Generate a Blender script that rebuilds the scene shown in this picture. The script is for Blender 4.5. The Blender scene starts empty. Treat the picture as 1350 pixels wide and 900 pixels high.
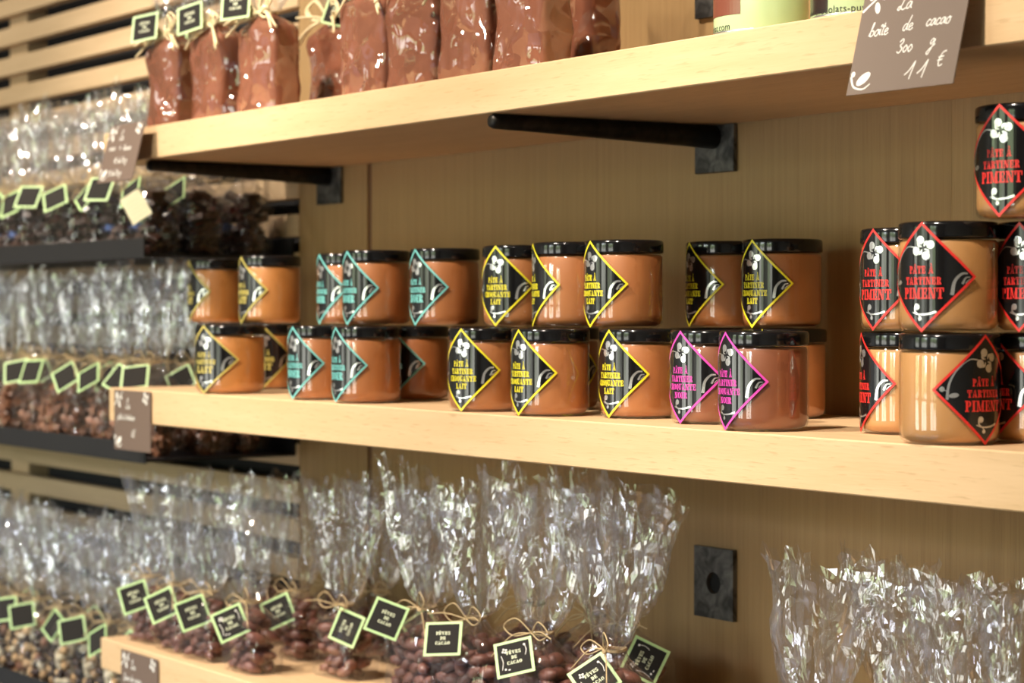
import bpy, math, random
from mathutils import Vector, Matrix, noise
R = math.radians
SC = bpy.context.scene
COL = SC.collection

# ------------------------------------------------------------------ camera
cam_d = bpy.data.cameras.new('camera')
cam = bpy.data.objects.new('camera', cam_d); COL.objects.link(cam)
CAM = Vector((1.9, -1.589, 1.35))
TH, PI_ = R(35.09), R(0.836)
_fh = Vector((-math.cos(TH), math.sin(TH), 0)); _rt = Vector((math.sin(TH), math.cos(TH), 0)); _up = Vector((0, 0, 1))
_f = _fh * math.cos(PI_) - _up * math.sin(PI_); _u = _up * math.cos(PI_) + _fh * math.sin(PI_)
m = Matrix((_rt, _u, -_f)).transposed().to_4x4(); m.translation = CAM
cam.matrix_world = m
cam_d.sensor_width = 36.0
cam_d.lens = 2800 / 1350 * 36
cam_d.clip_start = 0.05
cam_d.dof.use_dof = True
cam_d.dof.focus_distance = 2.0
cam_d.dof.aperture_fstop = 7.1
SC.camera = cam

# ------------------------------------------------------------------ world (daylight over a green street, seen through the shop windows)
W = bpy.data.worlds.new('daylight'); SC.world = W; W.use_nodes = True
nt = W.node_tree; nt.nodes.clear()
out = nt.nodes.new('ShaderNodeOutputWorld'); bg = nt.nodes.new('ShaderNodeBackground')
tc = nt.nodes.new('ShaderNodeTexCoord'); sep = nt.nodes.new('ShaderNodeSeparateXYZ')
nz = nt.nodes.new('ShaderNodeTexNoise'); nz.inputs['Scale'].default_value = 9; nz.inputs['Detail'].default_value = 4
mul = nt.nodes.new('ShaderNodeMath'); mul.operation = 'MULTIPLY_ADD'; mul.inputs[1].default_value = 0.35
rp = nt.nodes.new('ShaderNodeValToRGB')
cr = rp.color_ramp
cr.elements[0].position = 0.0; cr.elements[0].color = (0.30, 0.30, 0.28, 1)
cr.elements[1].position = 1.0; cr.elements[1].color = (0.62, 0.78, 1.15, 1)
for p_, c_ in ((0.17, (0.32, 0.32, 0.28, 1)), (0.20, (0.09, 0.11, 0.06, 1)), (0.36, (0.20, 0.25, 0.14, 1)), (0.44, (1.15, 1.2, 1.35, 1))):
    e = cr.elements.new(p_); e.color = c_
nt.links.new(tc.outputs['Generated'], sep.inputs[0]); nt.links.new(tc.outputs['Generated'], nz.inputs['Vector'])
nt.links.new(nz.outputs['Fac'], mul.inputs[0]); nt.links.new(sep.outputs['Z'], mul.inputs[2])
nt.links.new(mul.outputs[0], rp.inputs[0]); nt.links.new(rp.outputs[0], bg.inputs['Color'])
bg.inputs['Strength'].default_value = 18.0
nt.links.new(bg.outputs[0], out.inputs[0])

# ------------------------------------------------------------------ lights: ceiling spots and window portals
def spot(name, loc, target, watts, size, blend, col, radius=0.035):
    d = bpy.data.lights.new(name, 'SPOT'); d.energy = watts; d.spot_size = R(size); d.spot_blend = blend
    d.color = col; d.shadow_soft_size = radius
    o = bpy.data.objects.new(name, d); COL.objects.link(o); o.location = loc
    o.rotation_euler = (Vector(target) - Vector(loc)).to_track_quat('-Z', 'Y').to_euler()
WARM = (1.0, 0.86, 0.71)
spot('ceiling_spot', (-0.12, -1.45, 2.92), (-0.10, -0.28, 1.3), 180, 52, 0.8, WARM, .06)
spot('ceiling_spot', (0.78, -1.45, 2.92), (0.76, -0.28, 1.3), 155, 50, 0.8, WARM, .06)
spot('ceiling_spot', (-1.15, -1.50, 2.92), (-1.10, -0.25, 1.35), 205, 60, 0.8, WARM, .06)
spot('ceiling_spot', (-2.05, -1.60, 2.92), (-1.75, -0.05, 1.75), 75, 60, 0.9, WARM, .06)  # extra spot, added to brighten the slats at the upper left
WIN = [(-2.4, 1.15), (-0.6, 1.15), (1.2, 1.15)]
for wx, ww in WIN:
    d = bpy.data.lights.new('window_portal', 'AREA'); d.shape = 'RECTANGLE'; d.size = ww; d.size_y = 2.0
    d.cycles.is_portal = True
    o = bpy.data.objects.new('window_portal', d); COL.objects.link(o)
    o.location = (wx, -4.62, 1.45); o.rotation_euler = (R(90), 0, 0)

SC.view_settings.view_transform = 'Standard'; SC.view_settings.look = 'None'
SC.view_settings.gamma = 1.0; SC.view_settings.use_curve_mapping = False
SC.view_settings.exposure = 0.42
SC.cycles.use_denoising = True
SC.cycles.max_bounces = 10; SC.cycles.diffuse_bounces = 4; SC.cycles.glossy_bounces = 4
SC.cycles.transmission_bounces = 4; SC.cycles.transparent_max_bounces = 28
SC.cycles.sample_clamp_indirect = 6.0; SC.cycles.blur_glossy = 0.4
SC.cycles.caustics_reflective = False; SC.cycles.caustics_refractive = False

# ================================================================== materials
def mat(name):
    m_ = bpy.data.materials.new(name); m_.use_nodes = True
    return m_, m_.node_tree, m_.node_tree.nodes['Principled BSDF']
def plain(name, col, rough=0.5, metal=0.0, coat=0.0, spec=0.5):
    m_, t, b = mat(name)
    b.inputs['Base Color'].default_value = (*col, 1); b.inputs['Roughness'].default_value = rough
    b.inputs['Metallic'].default_value = metal; b.inputs['Coat Weight'].default_value = coat
    b.inputs['Coat Roughness'].default_value = 0.06
    b.inputs['Specular IOR Level'].default_value = spec
    return m_
def N(t, typ, **kw):
    n = t.nodes.new(typ)
    for k, v in kw.items(): n.inputs[k].default_value = v
    return n
def ramp(t, stops):
    n = t.nodes.new('ShaderNodeValToRGB'); c = n.color_ramp
    c.elements[0].position, c.elements[0].color = stops[0][0], (*stops[0][1], 1)
    c.elements[1].position, c.elements[1].color = stops[-1][0], (*stops[-1][1], 1)
    for p, cl in stops[1:-1]:
        e = c.elements.new(p); e.color = (*cl, 1)
    return n
def wood(name, c1, c2, cp, scale, rough=0.55, pore=0.5):
    """long-grained wood: stretched noise for the grain, small dark pores"""
    m_, t, b = mat(name)
    co = N(t, 'ShaderNodeTexCoord'); info = N(t, 'ShaderNodeObjectInfo')
    add = t.nodes.new('ShaderNodeVectorMath'); add.operation = 'ADD'
    mp = N(t, 'ShaderNodeMapping'); mp.inputs['Scale'].default_value = scale
    mv = t.nodes.new('ShaderNodeVectorMath'); mv.operation = 'SCALE'; mv.inputs['Scale'].default_value = 7.0
    cmb = t.nodes.new('ShaderNodeCombineXYZ')
    for i in range(3): t.links.new(info.outputs['Random'], cmb.inputs[i])
    t.links.new(cmb.outputs[0], mv.inputs[0])
    t.links.new(co.outputs['Object'], add.inputs[0]); t.links.new(mv.outputs[0], add.inputs[1])
    t.links.new(add.outputs[0], mp.inputs['Vector'])
    n1 = N(t, 'ShaderNodeTexNoise', Scale=1.0, Detail=5.0, Roughness=0.6)
    n2 = N(t, 'ShaderNodeTexNoise', Scale=7.0, Detail=2.0)
    t.links.new(mp.outputs[0], n1.inputs['Vector']); t.links.new(mp.outputs[0], n2.inputs['Vector'])
    r1 = ramp(t, [(0.3, c1), (0.7, c2)])
    r2 = ramp(t, [(0.60, (0, 0, 0)), (0.72, (1, 1, 1))])
    t.links.new(n1.outputs['Fac'], r1.inputs[0]); t.links.new(n2.outputs['Fac'], r2.inputs[0])
    mx = t.nodes.new('ShaderNodeMixRGB'); mx.inputs['Color2'].default_value = (*cp, 1)
    ml = t.nodes.new('ShaderNodeMath'); ml.operation = 'MULTIPLY'; ml.inputs[1].default_value = pore
    t.links.new(r2.outputs[0], ml.inputs[0]); t.links.new(ml.outputs[0], mx.inputs['Fac'])
    t.links.new(r1.outputs[0], mx.inputs['Color1'])
    t.links.new(mx.outputs[0], b.inputs['Base Color'])
    bp = N(t, 'ShaderNodeBump', Strength=0.12, Distance=0.001)
    t.links.new(n2.outputs['Fac'], bp.inputs['Height']); t.links.new(bp.outputs[0], b.inputs['Normal'])
    b.inputs['Roughness'].default_value = rough
    return m_
M = {}
M['shelf'] = wood('light_oak_shelf', (0.63, 0.425, 0.23), (0.70, 0.49, 0.285), (0.42, 0.25, 0.12), (5, 60, 60), 0.5, 0.45)
M['panel'] = wood('oak_panel_veneer', (0.29, 0.180, 0.072), (0.36, 0.232, 0.098), (0.20, 0.115, 0.044), (120, 120, 2.2), 0.6, 0.45)
M['slat'] = wood('pale_oak_slat', (0.52, 0.37, 0.21), (0.60, 0.44, 0.265), (0.36, 0.24, 0.13), (4, 50, 60), 0.6, 0.3)
M['joint'] = plain('dark_joint', (0.15, 0.072, 0.030), 0.7)
M['black_back'] = plain('black_backing', (0.008, 0.008, 0.009), 0.8)
M['white_wall'] = plain('painted_plaster', (0.42, 0.39, 0.34), 0.8)
M['floor'] = plain('stone_floor', (0.12, 0.10, 0.085), 0.5)
M['window_frame'] = plain('dark_window_frame', (0.05, 0.05, 0.05), 0.5)

def steel(name, c1, c2, rough):
    m_, t, b = mat(name)
    co = N(t, 'ShaderNodeTexCoord'); n1 = N(t, 'ShaderNodeTexNoise', Scale=45.0, Detail=6.0, Distortion=1.2)
    t.links.new(co.outputs['Object'], n1.inputs['Vector'])
    r1 = ramp(t, [(0.35, c1), (0.68, c2)]); t.links.new(n1.outputs['Fac'], r1.inputs[0])
    t.links.new(r1.outputs[0], b.inputs['Base Color'])
    b.inputs['Metallic'].default_value = 0.6; b.inputs['Roughness'].default_value = rough
    return m_
M['steel'] = steel('blackened_steel', (0.035, 0.035, 0.035), (0.16, 0.16, 0.15), 0.45)
M['black_bar'] = steel('black_iron_bar', (0.008, 0.007, 0.006), (0.03, 0.025, 0.02), 0.45)
M['tray'] = plain('black_sheet_metal', (0.012, 0.012, 0.014), 0.5, 0.0)
M['hole'] = plain('hole_shade', (0.004, 0.004, 0.004), 0.9)  # near-black colour standing in for the shade inside a plate hole
M['lid'] = plain('black_plastic_lid', (0.006, 0.006, 0.007), 0.12)
M['label_black'] = plain('black_glossy_label', (0.007, 0.007, 0.008), 0.13, coat=0.3)
M['silver'] = plain('silver_foil', (0.80, 0.80, 0.80), 0.25, 0.85)
M['paper_dark'] = plain('dark_tag_print', (0.026, 0.024, 0.022), 0.85, spec=0.15)
M['tag_green'] = plain('pale_green_card', (0.50, 0.72, 0.33), 0.5)
M['tag_text'] = plain('cream_print', (0.75, 0.80, 0.55), 0.5)
M['sign_card'] = plain('brown_card', (0.155, 0.108, 0.085), 0.55)
M['sign_card_pale'] = plain('taupe_card', (0.175, 0.132, 0.108), 0.55)
M['chalk'] = plain('white_marker', (0.85, 0.83, 0.78), 0.6)
M['clip'] = plain('black_clip', (0.01, 0.01, 0.01), 0.5)
M['twine'] = plain('beige_raffia', (0.50, 0.37, 0.20), 0.7)
M['raffia'] = plain('pale_raffia', (0.78, 0.66, 0.40), 0.6)
M['cream_label'] = plain('cream_sticker', (0.75, 0.70, 0.48), 0.5)

def film(name, haze, gloss, bump, tint=(0.97, 0.97, 0.98), scale=90.0, gmax=0.72, zs=1.0):
    m_ = bpy.data.materials.new(name); m_.use_nodes = True; t = m_.node_tree; t.nodes.clear()
    o = t.nodes.new('ShaderNodeOutputMaterial')
    co = N(t, 'ShaderNodeTexCoord')
    mp = N(t, 'ShaderNodeMapping'); mp.inputs['Scale'].default_value = (1, 1, zs)
    t.links.new(co.outputs['Object'], mp.inputs['Vector'])
    n1 = N(t, 'ShaderNodeTexNoise', Scale=scale, Detail=2.0, Distortion=1.0)
    v1 = t.nodes.new('ShaderNodeTexVoronoi'); v1.feature = 'DISTANCE_TO_EDGE'; v1.inputs['Scale'].default_value = scale * 0.55
    t.links.new(mp.outputs[0], n1.inputs['Vector'])
    dm = t.nodes.new('ShaderNodeMixRGB'); dm.inputs['Fac'].default_value = 0.03
    t.links.new(mp.outputs[0], dm.inputs['Color1']); t.links.new(n1.outputs['Color'], dm.inputs['Color2'])
    t.links.new(dm.outputs[0], v1.inputs['Vector'])
    ad = t.nodes.new('ShaderNodeMath'); ad.operation = 'MULTIPLY_ADD'; ad.inputs[1].default_value = 1.6
    t.links.new(v1.outputs['Distance'], ad.inputs[0]); t.links.new(n1.outputs['Fac'], ad.inputs[2])
    bp = N(t, 'ShaderNodeBump', Strength=bump, Distance=0.004)
    t.links.new(ad.outputs[0], bp.inputs['Height'])
    tr = N(t, 'ShaderNodeBsdfTransparent'); tr.inputs['Color'].default_value = (*tint, 1)
    gl = N(t, 'ShaderNodeBsdfGlossy'); gl.inputs['Roughness'].default_value = 0.05; gl.inputs['Color'].default_value = (1, 1, 1, 1)
    t.links.new(bp.outputs[0], gl.inputs['Normal'])
    lw = N(t, 'ShaderNodeLayerWeight', Blend=0.35); t.links.new(bp.outputs[0], lw.inputs['Normal'])
    mr = N(t, 'ShaderNodeMapRange'); mr.inputs['To Min'].default_value = gloss; mr.inputs['To Max'].default_value = gmax
    t.links.new(lw.outputs['Facing'], mr.inputs['Value'])
    df = N(t, 'ShaderNodeBsdfDiffuse'); df.inputs['Color'].default_value = (0.85, 0.85, 0.86, 1)
    tl = N(t, 'ShaderNodeBsdfTranslucent'); tl.inputs['Color'].default_value = (0.85, 0.85, 0.86, 1)
    hz = N(t, 'ShaderNodeMixShader'); hz.inputs[0].default_value = 0.5
    t.links.new(df.outputs[0], hz.inputs[1]); t.links.new(tl.outputs[0], hz.inputs[2])
    m1 = N(t, 'ShaderNodeMixShader'); m1.inputs[0].default_value = haze
    t.links.new(tr.outputs[0], m1.inputs[1]); t.links.new(hz.outputs[0], m1.inputs[2])
    m2 = N(t, 'ShaderNodeMixShader')
    pw = t.nodes.new('ShaderNodeMath'); pw.operation = 'POWER'; pw.inputs[1].default_value = 1.6
    t.links.new(mr.outputs[0], pw.inputs[0]); t.links.new(pw.outputs[0], m2.inputs[0])
    t.links.new(m1.outputs[0], m2.inputs[1]); t.links.new(gl.outputs[0], m2.inputs[2])
    t.links.new(m2.outputs[0], o.inputs[0])
    return m_
M['film'] = film('clear_cellophane', 0.018, 0.18, 0.34, scale=44.0, gmax=0.66, zs=0.4)
M['film_taut'] = film('taut_cellophane', 0.004, 0.13, 0.22, scale=30.0, gmax=0.5)
M['jar_shell'] = film('clear_jar_plastic', 0.0, 0.15, 0.0, (0.98, 0.98, 0.98), gmax=0.55)

def spread(name, c1, c2):
    m_, t, b = mat(name)
    co = N(t, 'ShaderNodeTexCoord'); n1 = N(t, 'ShaderNodeTexNoise', Scale=28.0, Detail=4.0)
    t.links.new(co.outputs['Object'], n1.inputs['Vector'])
    r1 = ramp(t, [(0.35, c1), (0.7, c2)]); t.links.new(n1.outputs['Fac'], r1.inputs[0])
    t.links.new(r1.outputs[0], b.inputs['Base Color']); b.inputs['Roughness'].default_value = 0.45
    return m_
KIND = {
    'lait': dict(ink=(0.62, 0.52, 0.13), lines=3, word='LAIT', s=((0.54, 0.215, 0.052), (0.60, 0.25, 0.065)), colour='pale yellow'),
    'noir': dict(ink=(0.20, 0.62, 0.60), lines=3, word='NOIR', s=((0.42, 0.145, 0.042), (0.49, 0.18, 0.055)), colour='turquoise'),
    'croquante_lait': dict(ink=(0.92, 0.80, 0.03), lines=4, word='LAIT', s=((0.45, 0.165, 0.053), (0.51, 0.20, 0.067)), colour='yellow'),
    'croquante_noir': dict(ink=(0.75, 0.07, 0.46), lines=4, word='NOIR', s=((0.24, 0.077, 0.032), (0.30, 0.103, 0.044)), colour='magenta'),
    'piment': dict(ink=(0.80, 0.035, 0.03), lines=3, word='PIMENT', s=((0.58, 0.285, 0.095), (0.63, 0.32, 0.115)), colour='red'),
}
for k, v in KIND.items():
    M['ink_' + k] = plain(k + '_label_ink', v['ink'], 0.35)
    M['spread_' + k] = spread(k + '_spread', *v['s'])

def bean_mat(name, c1, c2, rough=0.45, scale=60.0, coat=0.0):
    m_, t, b = mat(name)
    co = N(t, 'ShaderNodeTexCoord'); info = N(t, 'ShaderNodeObjectInfo')
    n1 = N(t, 'ShaderNodeTexNoise', Scale=scale, Detail=4.0)
    t.links.new(co.outputs['Object'], n1.inputs['Vector'])
    ml = t.nodes.new('ShaderNodeMath'); ml.operation = 'MULTIPLY_ADD'; ml.inputs[1].default_value = 0.35; 
    t.links.new(info.outputs['Random'], ml.inputs[0]); t.links.new(n1.outputs['Fac'], ml.inputs[2])
    r1 = ramp(t, [(0.45, c1), (0.9, c2)]); t.links.new(ml.outputs[0], r1.inputs[0])
    t.links.new(r1.outputs[0], b.inputs['Base Color']); b.inputs['Roughness'].default_value = rough
    b.inputs['Coat Weight'].default_value = coat
    bp = N(t, 'ShaderNodeBump', Strength=0.35, Distance=0.002); t.links.new(n1.outputs['Fac'], bp.inputs['Height'])
    t.links.new(bp.outputs[0], b.inputs['Normal'])
    return m_
M['bean'] = bean_mat('roasted_cocoa_bean', (0.085, 0.028, 0.020), (0.215, 0.085, 0.062))
M['cluster'] = bean_mat('milk_chocolate_cluster', (0.13, 0.05, 0.022), (0.30, 0.135, 0.07), 0.4)
M['dark_choc'] = bean_mat('dark_chocolate', (0.022, 0.010, 0.007), (0.05, 0.022, 0.015), 0.3)
M['nut'] = bean_mat('toasted_hazelnut', (0.48, 0.28, 0.11), (0.68, 0.46, 0.24), 0.5)
M['almond'] = bean_mat('blanched_almond', (0.62, 0.52, 0.34), (0.74, 0.64, 0.46), 0.5)
M['red_wrap'] = plain('red_wrapper', (0.55, 0.03, 0.03), 0.3)
M['blue_wrap'] = plain('blue_wrapper', (0.10, 0.17, 0.42), 0.3)
M['foil'] = plain('silver_wrapper', (0.7, 0.7, 0.68), 0.25, 0.8)

def powder():
    m_, t, b = mat('cocoa_powder_in_cellophane')
    co = N(t, 'ShaderNodeTexCoord'); info = N(t, 'ShaderNodeObjectInfo')
    ad = t.nodes.new('ShaderNodeVectorMath'); ad.operation = 'ADD'
    t.links.new(co.outputs['Object'], ad.inputs[0]); t.links.new(info.outputs['Random'], ad.inputs[1])
    n1 = N(t, 'ShaderNodeTexNoise', Scale=14.0, Detail=3.0, Distortion=1.0)
    t.links.new(ad.outputs[0], n1.inputs['Vector'])
    r1 = ramp(t, [(0.3, (0.17, 0.055, 0.027)), (0.7, (0.235, 0.085, 0.045))]); t.links.new(n1.outputs['Fac'], r1.inputs[0])
    t.links.new(r1.outputs[0], b.inputs['Base Color'])
    # crumpled cellophane: planar facets, each tilted its own way
    n3 = N(t, 'ShaderNodeTexNoise', Scale=20.0, Detail=1.0); t.links.new(ad.outputs[0], n3.inputs['Vector'])
    dm = t.nodes.new('ShaderNodeMixRGB'); dm.inputs['Fac'].default_value = 0.05
    t.links.new(ad.outputs[0], dm.inputs['Color1']); t.links.new(n3.outputs['Color'], dm.inputs['Color2'])
    vo = t.nodes.new('ShaderNodeTexVoronoi'); vo.feature = 'F1'; vo.inputs['Scale'].default_value = 30.0
    t.links.new(dm.outputs[0], vo.inputs['Vector'])
    sb = t.nodes.new('ShaderNodeVectorMath'); sb.operation = 'SUBTRACT'; t.links.new(dm.outputs[0], sb.inputs[0]); t.links.new(vo.outputs['Position'], sb.inputs[1])
    sc_ = t.nodes.new('ShaderNodeVectorMath'); sc_.operation = 'SUBTRACT'; sc_.inputs[1].default_value = (.5, .5, .5); t.links.new(vo.outputs['Color'], sc_.inputs[0])
    dt = t.nodes.new('ShaderNodeVectorMath'); dt.operation = 'DOT_PRODUCT'; t.links.new(sb.outputs[0], dt.inputs[0]); t.links.new(sc_.outputs[0], dt.inputs[1])
    hs = t.nodes.new('ShaderNodeMath'); hs.operation = 'MULTIPLY_ADD'; hs.inputs[1].default_value = 0.010
    t.links.new(n3.outputs['Fac'], hs.inputs[0]); t.links.new(dt.outputs['Value'], hs.inputs[2])
    bp = N(t, 'ShaderNodeBump', Strength=1.0, Distance=1.5); t.links.new(hs.outputs[0], bp.inputs['Height'])
    b.inputs['Roughness'].default_value = 0.75; b.inputs['Specular IOR Level'].default_value = 0.2; b.inputs['Coat Weight'].default_value = 1.0
    b.inputs['Coat Roughness'].default_value = 0.05; b.inputs['Coat IOR'].default_value = 1.8
    t.links.new(bp.outputs[0], b.inputs['Coat Normal'])
    return m_
M['powder'] = powder()
M['tin_green'] = plain('pale_green_tin', (0.45, 0.56, 0.30), 0.3, coat=0.3)
M['tin_brown'] = plain('brown_tin_print', (0.20, 0.06, 0.035), 0.3, coat=0.4)
M['tin_dark'] = plain('dark_tin_print', (0.03, 0.015, 0.012), 0.3, coat=0.4)
M['tin_rim'] = plain('tin_metal_rim', (0.7, 0.7, 0.68), 0.25, 0.9)
M['ink_black'] = plain('black_print', (0.015, 0.015, 0.015), 0.5)

# ================================================================== mesh helpers
class MB:
    def __init__(s): s.v = []; s.f = []; s.mi = []
    def add(s, vs, fs, mi=0):
        n = len(s.v); s.v += [tuple(v) for v in vs]
        for f in fs: s.f.append(tuple(i + n for i in f)); s.mi.append(mi)
        return s
    def box(s, x0, y0, z0, x1, y1, z1, mi=0, bev=0.0):
        if bev <= 0:
            vs = [(x, y, z) for z in (z0, z1) for y in (y0, y1) for x in (x0, x1)]
            return s.add(vs, [(0, 2, 3, 1), (4, 5, 7, 6), (0, 1, 5, 4), (1, 3, 7, 5), (3, 2, 6, 7), (2, 0, 4, 6)], mi)
        b = bev; vs = []; idx = {}
        for sx in (0, 1):
            for sy in (0, 1):
                for sz in (0, 1):
                    X, Y, Z = (x0, x1)[sx], (y0, y1)[sy], (z0, z1)[sz]
                    dx, dy, dz = (b, -b)[sx], (b, -b)[sy], (b, -b)[sz]
                    for a, p in enumerate(((X, Y + dy, Z + dz), (X + dx, Y, Z + dz), (X + dx, Y + dy, Z))):
                        idx[sx, sy, sz, a] = len(vs); vs.append(p)
        fs = []
        for a in range(3):
            o1, o2 = [q for q in range(3) if q != a]
            for sv in (0, 1):
                loop = []
                for u, w in ((0, 0), (1, 0), (1, 1), (0, 1)):
                    k = [0, 0, 0]; k[a] = sv; k[o1] = u; k[o2] = w; loop.append(idx[(*k, a)])
                if (sv == 1) == (a == 1): loop.reverse()
                fs.append(loop)
        for a in range(3):            # edges along axis a
            o1, o2 = [q for q in range(3) if q != a]
            for u in (0, 1):
                for w in (0, 1):
                    k0 = [0, 0, 0]; k0[o1] = u; k0[o2] = w; k1 = list(k0); k1[a] = 1
                    fs.append([idx[(*k0, o1)], idx[(*k1, o1)], idx[(*k1, o2)], idx[(*k0, o2)]])
        for sx in (0, 1):
            for sy in (0, 1):
                for sz in (0, 1): fs.append([idx[sx, sy, sz, a] for a in range(3)])
        return s.add(vs, fs, mi)
    def lathe(s, prof, n=32, mi=0, cx=0, cy=0):
        vs = []; k = len(prof)
        for i in range(n):
            a = 2 * math.pi * i / n; c, sn = math.cos(a), math.sin(a)
            vs += [(cx + r * c, cy + r * sn, z) for r, z in prof]
        fs = []
        for i in range(n):
            j = (i + 1) % n
            for q in range(k - 1): fs.append((i * k + q, j * k + q, j * k + q + 1, i * k + q + 1))
        return s.add(vs, fs, mi)
    def tube(s, pts, r, n=6, mi=0, taper=None):
        pts = [Vector(p) for p in pts]; vs = []; L = len(pts); pu = None
        for i, p in enumerate(pts):
            d = (pts[min(i + 1, L - 1)] - pts[max(i - 1, 0)]).normalized()
            if pu is None:
                pu = d.orthogonal().normalized()
            pu = (pu - d * pu.dot(d)).normalized(); w = d.cross(pu)
            rr = r if taper is None else r * taper(i / (L - 1))
            for q in range(n):
                a = 2 * math.pi * q / n
                vs.append(p + (pu * math.cos(a) + w * math.sin(a)) * rr)
        fs = []
        for i in range(L - 1):
            for q in range(n):
                q2 = (q + 1) % n; fs.append((i * n + q, i * n + q2, (i + 1) * n + q2, (i + 1) * n + q))
        fs.append(tuple(range(n - 1, -1, -1))); fs.append(tuple(range((L - 1) * n, L * n)))
        return s.add(vs, fs, mi)
    def mesh(s, name, mats, smooth=False):
        me = bpy.data.meshes.new(name); me.from_pydata(s.v, [], s.f)
        for m_ in (mats if isinstance(mats, (list, tuple)) else [mats]): me.materials.append(m_)
        if any(s.mi): me.polygons.foreach_set('material_index', s.mi)
        if smooth: me.polygons.foreach_set('use_smooth', [True] * len(me.polygons))
        me.update(); return me
def link(name, me, parent=None, loc=None, rot=None, kind=None, label=None, cat=None, group=None):
    o = bpy.data.objects.new(name, me); COL.objects.link(o)
    if parent: o.parent = parent
    if loc: o.location = loc
    if rot: o.rotation_euler = rot
    if kind: o['kind'] = kind
    if label: o['label'] = label
    if cat: o['category'] = cat
    if group: o['group'] = group
    return o
def obj(name, mb, mats, parent=None, smooth=False, **kw):
    return link(name, mb.mesh(name, mats, smooth), parent, **kw)
def curve_pts(ctrl, n=20):
    """Catmull-Rom through control points (2D or 3D)"""
    P = [Vector(c) for c in ctrl]; P = [P[0] * 2 - P[1]] + P + [P[-1] * 2 - P[-2]]
    o = []
    for i in range(1, len(P) - 2):
        for k in range(n):
            t = k / n; a, b, c, d = P[i - 1], P[i], P[i + 1], P[i + 2]
            o.append(0.5 * ((2 * b) + (c - a) * t + (2 * a - 5 * b + 4 * c - d) * t * t + (3 * b - a - 3 * c + d) * t ** 3))
    o.append(P[-2]); return o

# ---- flat shapes in (u, v): lists of polygons
def stroke(pts, w0, w1=None, cap=False):
    """ribbon polygons along 2D points; width w0 -> w1 (full width)"""
    w1 = w0 if w1 is None else w1; L = len(pts); l = []; r = []
    for i, p in enumerate(pts):
        a, b = pts[max(i - 1, 0)], pts[min(i + 1, L - 1)]
        dx, dy = b[0] - a[0], b[1] - a[1]; d = math.hypot(dx, dy) or 1
        w = (w0 + (w1 - w0) * i / (L - 1)) / 2
        l.append((p[0] - dy / d * w, p[1] + dx / d * w)); r.append((p[0] + dy / d * w, p[1] - dx / d * w))
    return [[r[i], r[i + 1], l[i + 1], l[i]] for i in range(L - 1)]
def disc(cx, cy, r, n=12, ry=None, rot=0):
    ry = r if ry is None else ry; c, s = math.cos(rot), math.sin(rot)
    return [[(cx + r * math.cos(2 * math.pi * i / n) * c - ry * math.sin(2 * math.pi * i / n) * s,
              cy + r * math.cos(2 * math.pi * i / n) * s + ry * math.sin(2 * math.pi * i / n) * c) for i in range(n)]]
def ring(cx, cy, ox, oy, ix, iy, a0, a1, n=10):
    q = []
    for i in range(n):
        a, b = R(a0 + (a1 - a0) * i / n), R(a0 + (a1 - a0) * (i + 1) / n)
        q.append([(cx + ix * math.cos(a), cy + iy * math.sin(a)), (cx + ox * math.cos(a), cy + oy * math.sin(a)),
                  (cx + ox * math.cos(b), cy + oy * math.sin(b)), (cx + ix * math.cos(b), cy + iy * math.sin(b))])
    return q
def rc(x0, y0, x1, y1): return [[(x0, y0), (x1, y0), (x1, y1), (x0, y1)]]
S = .11
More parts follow.
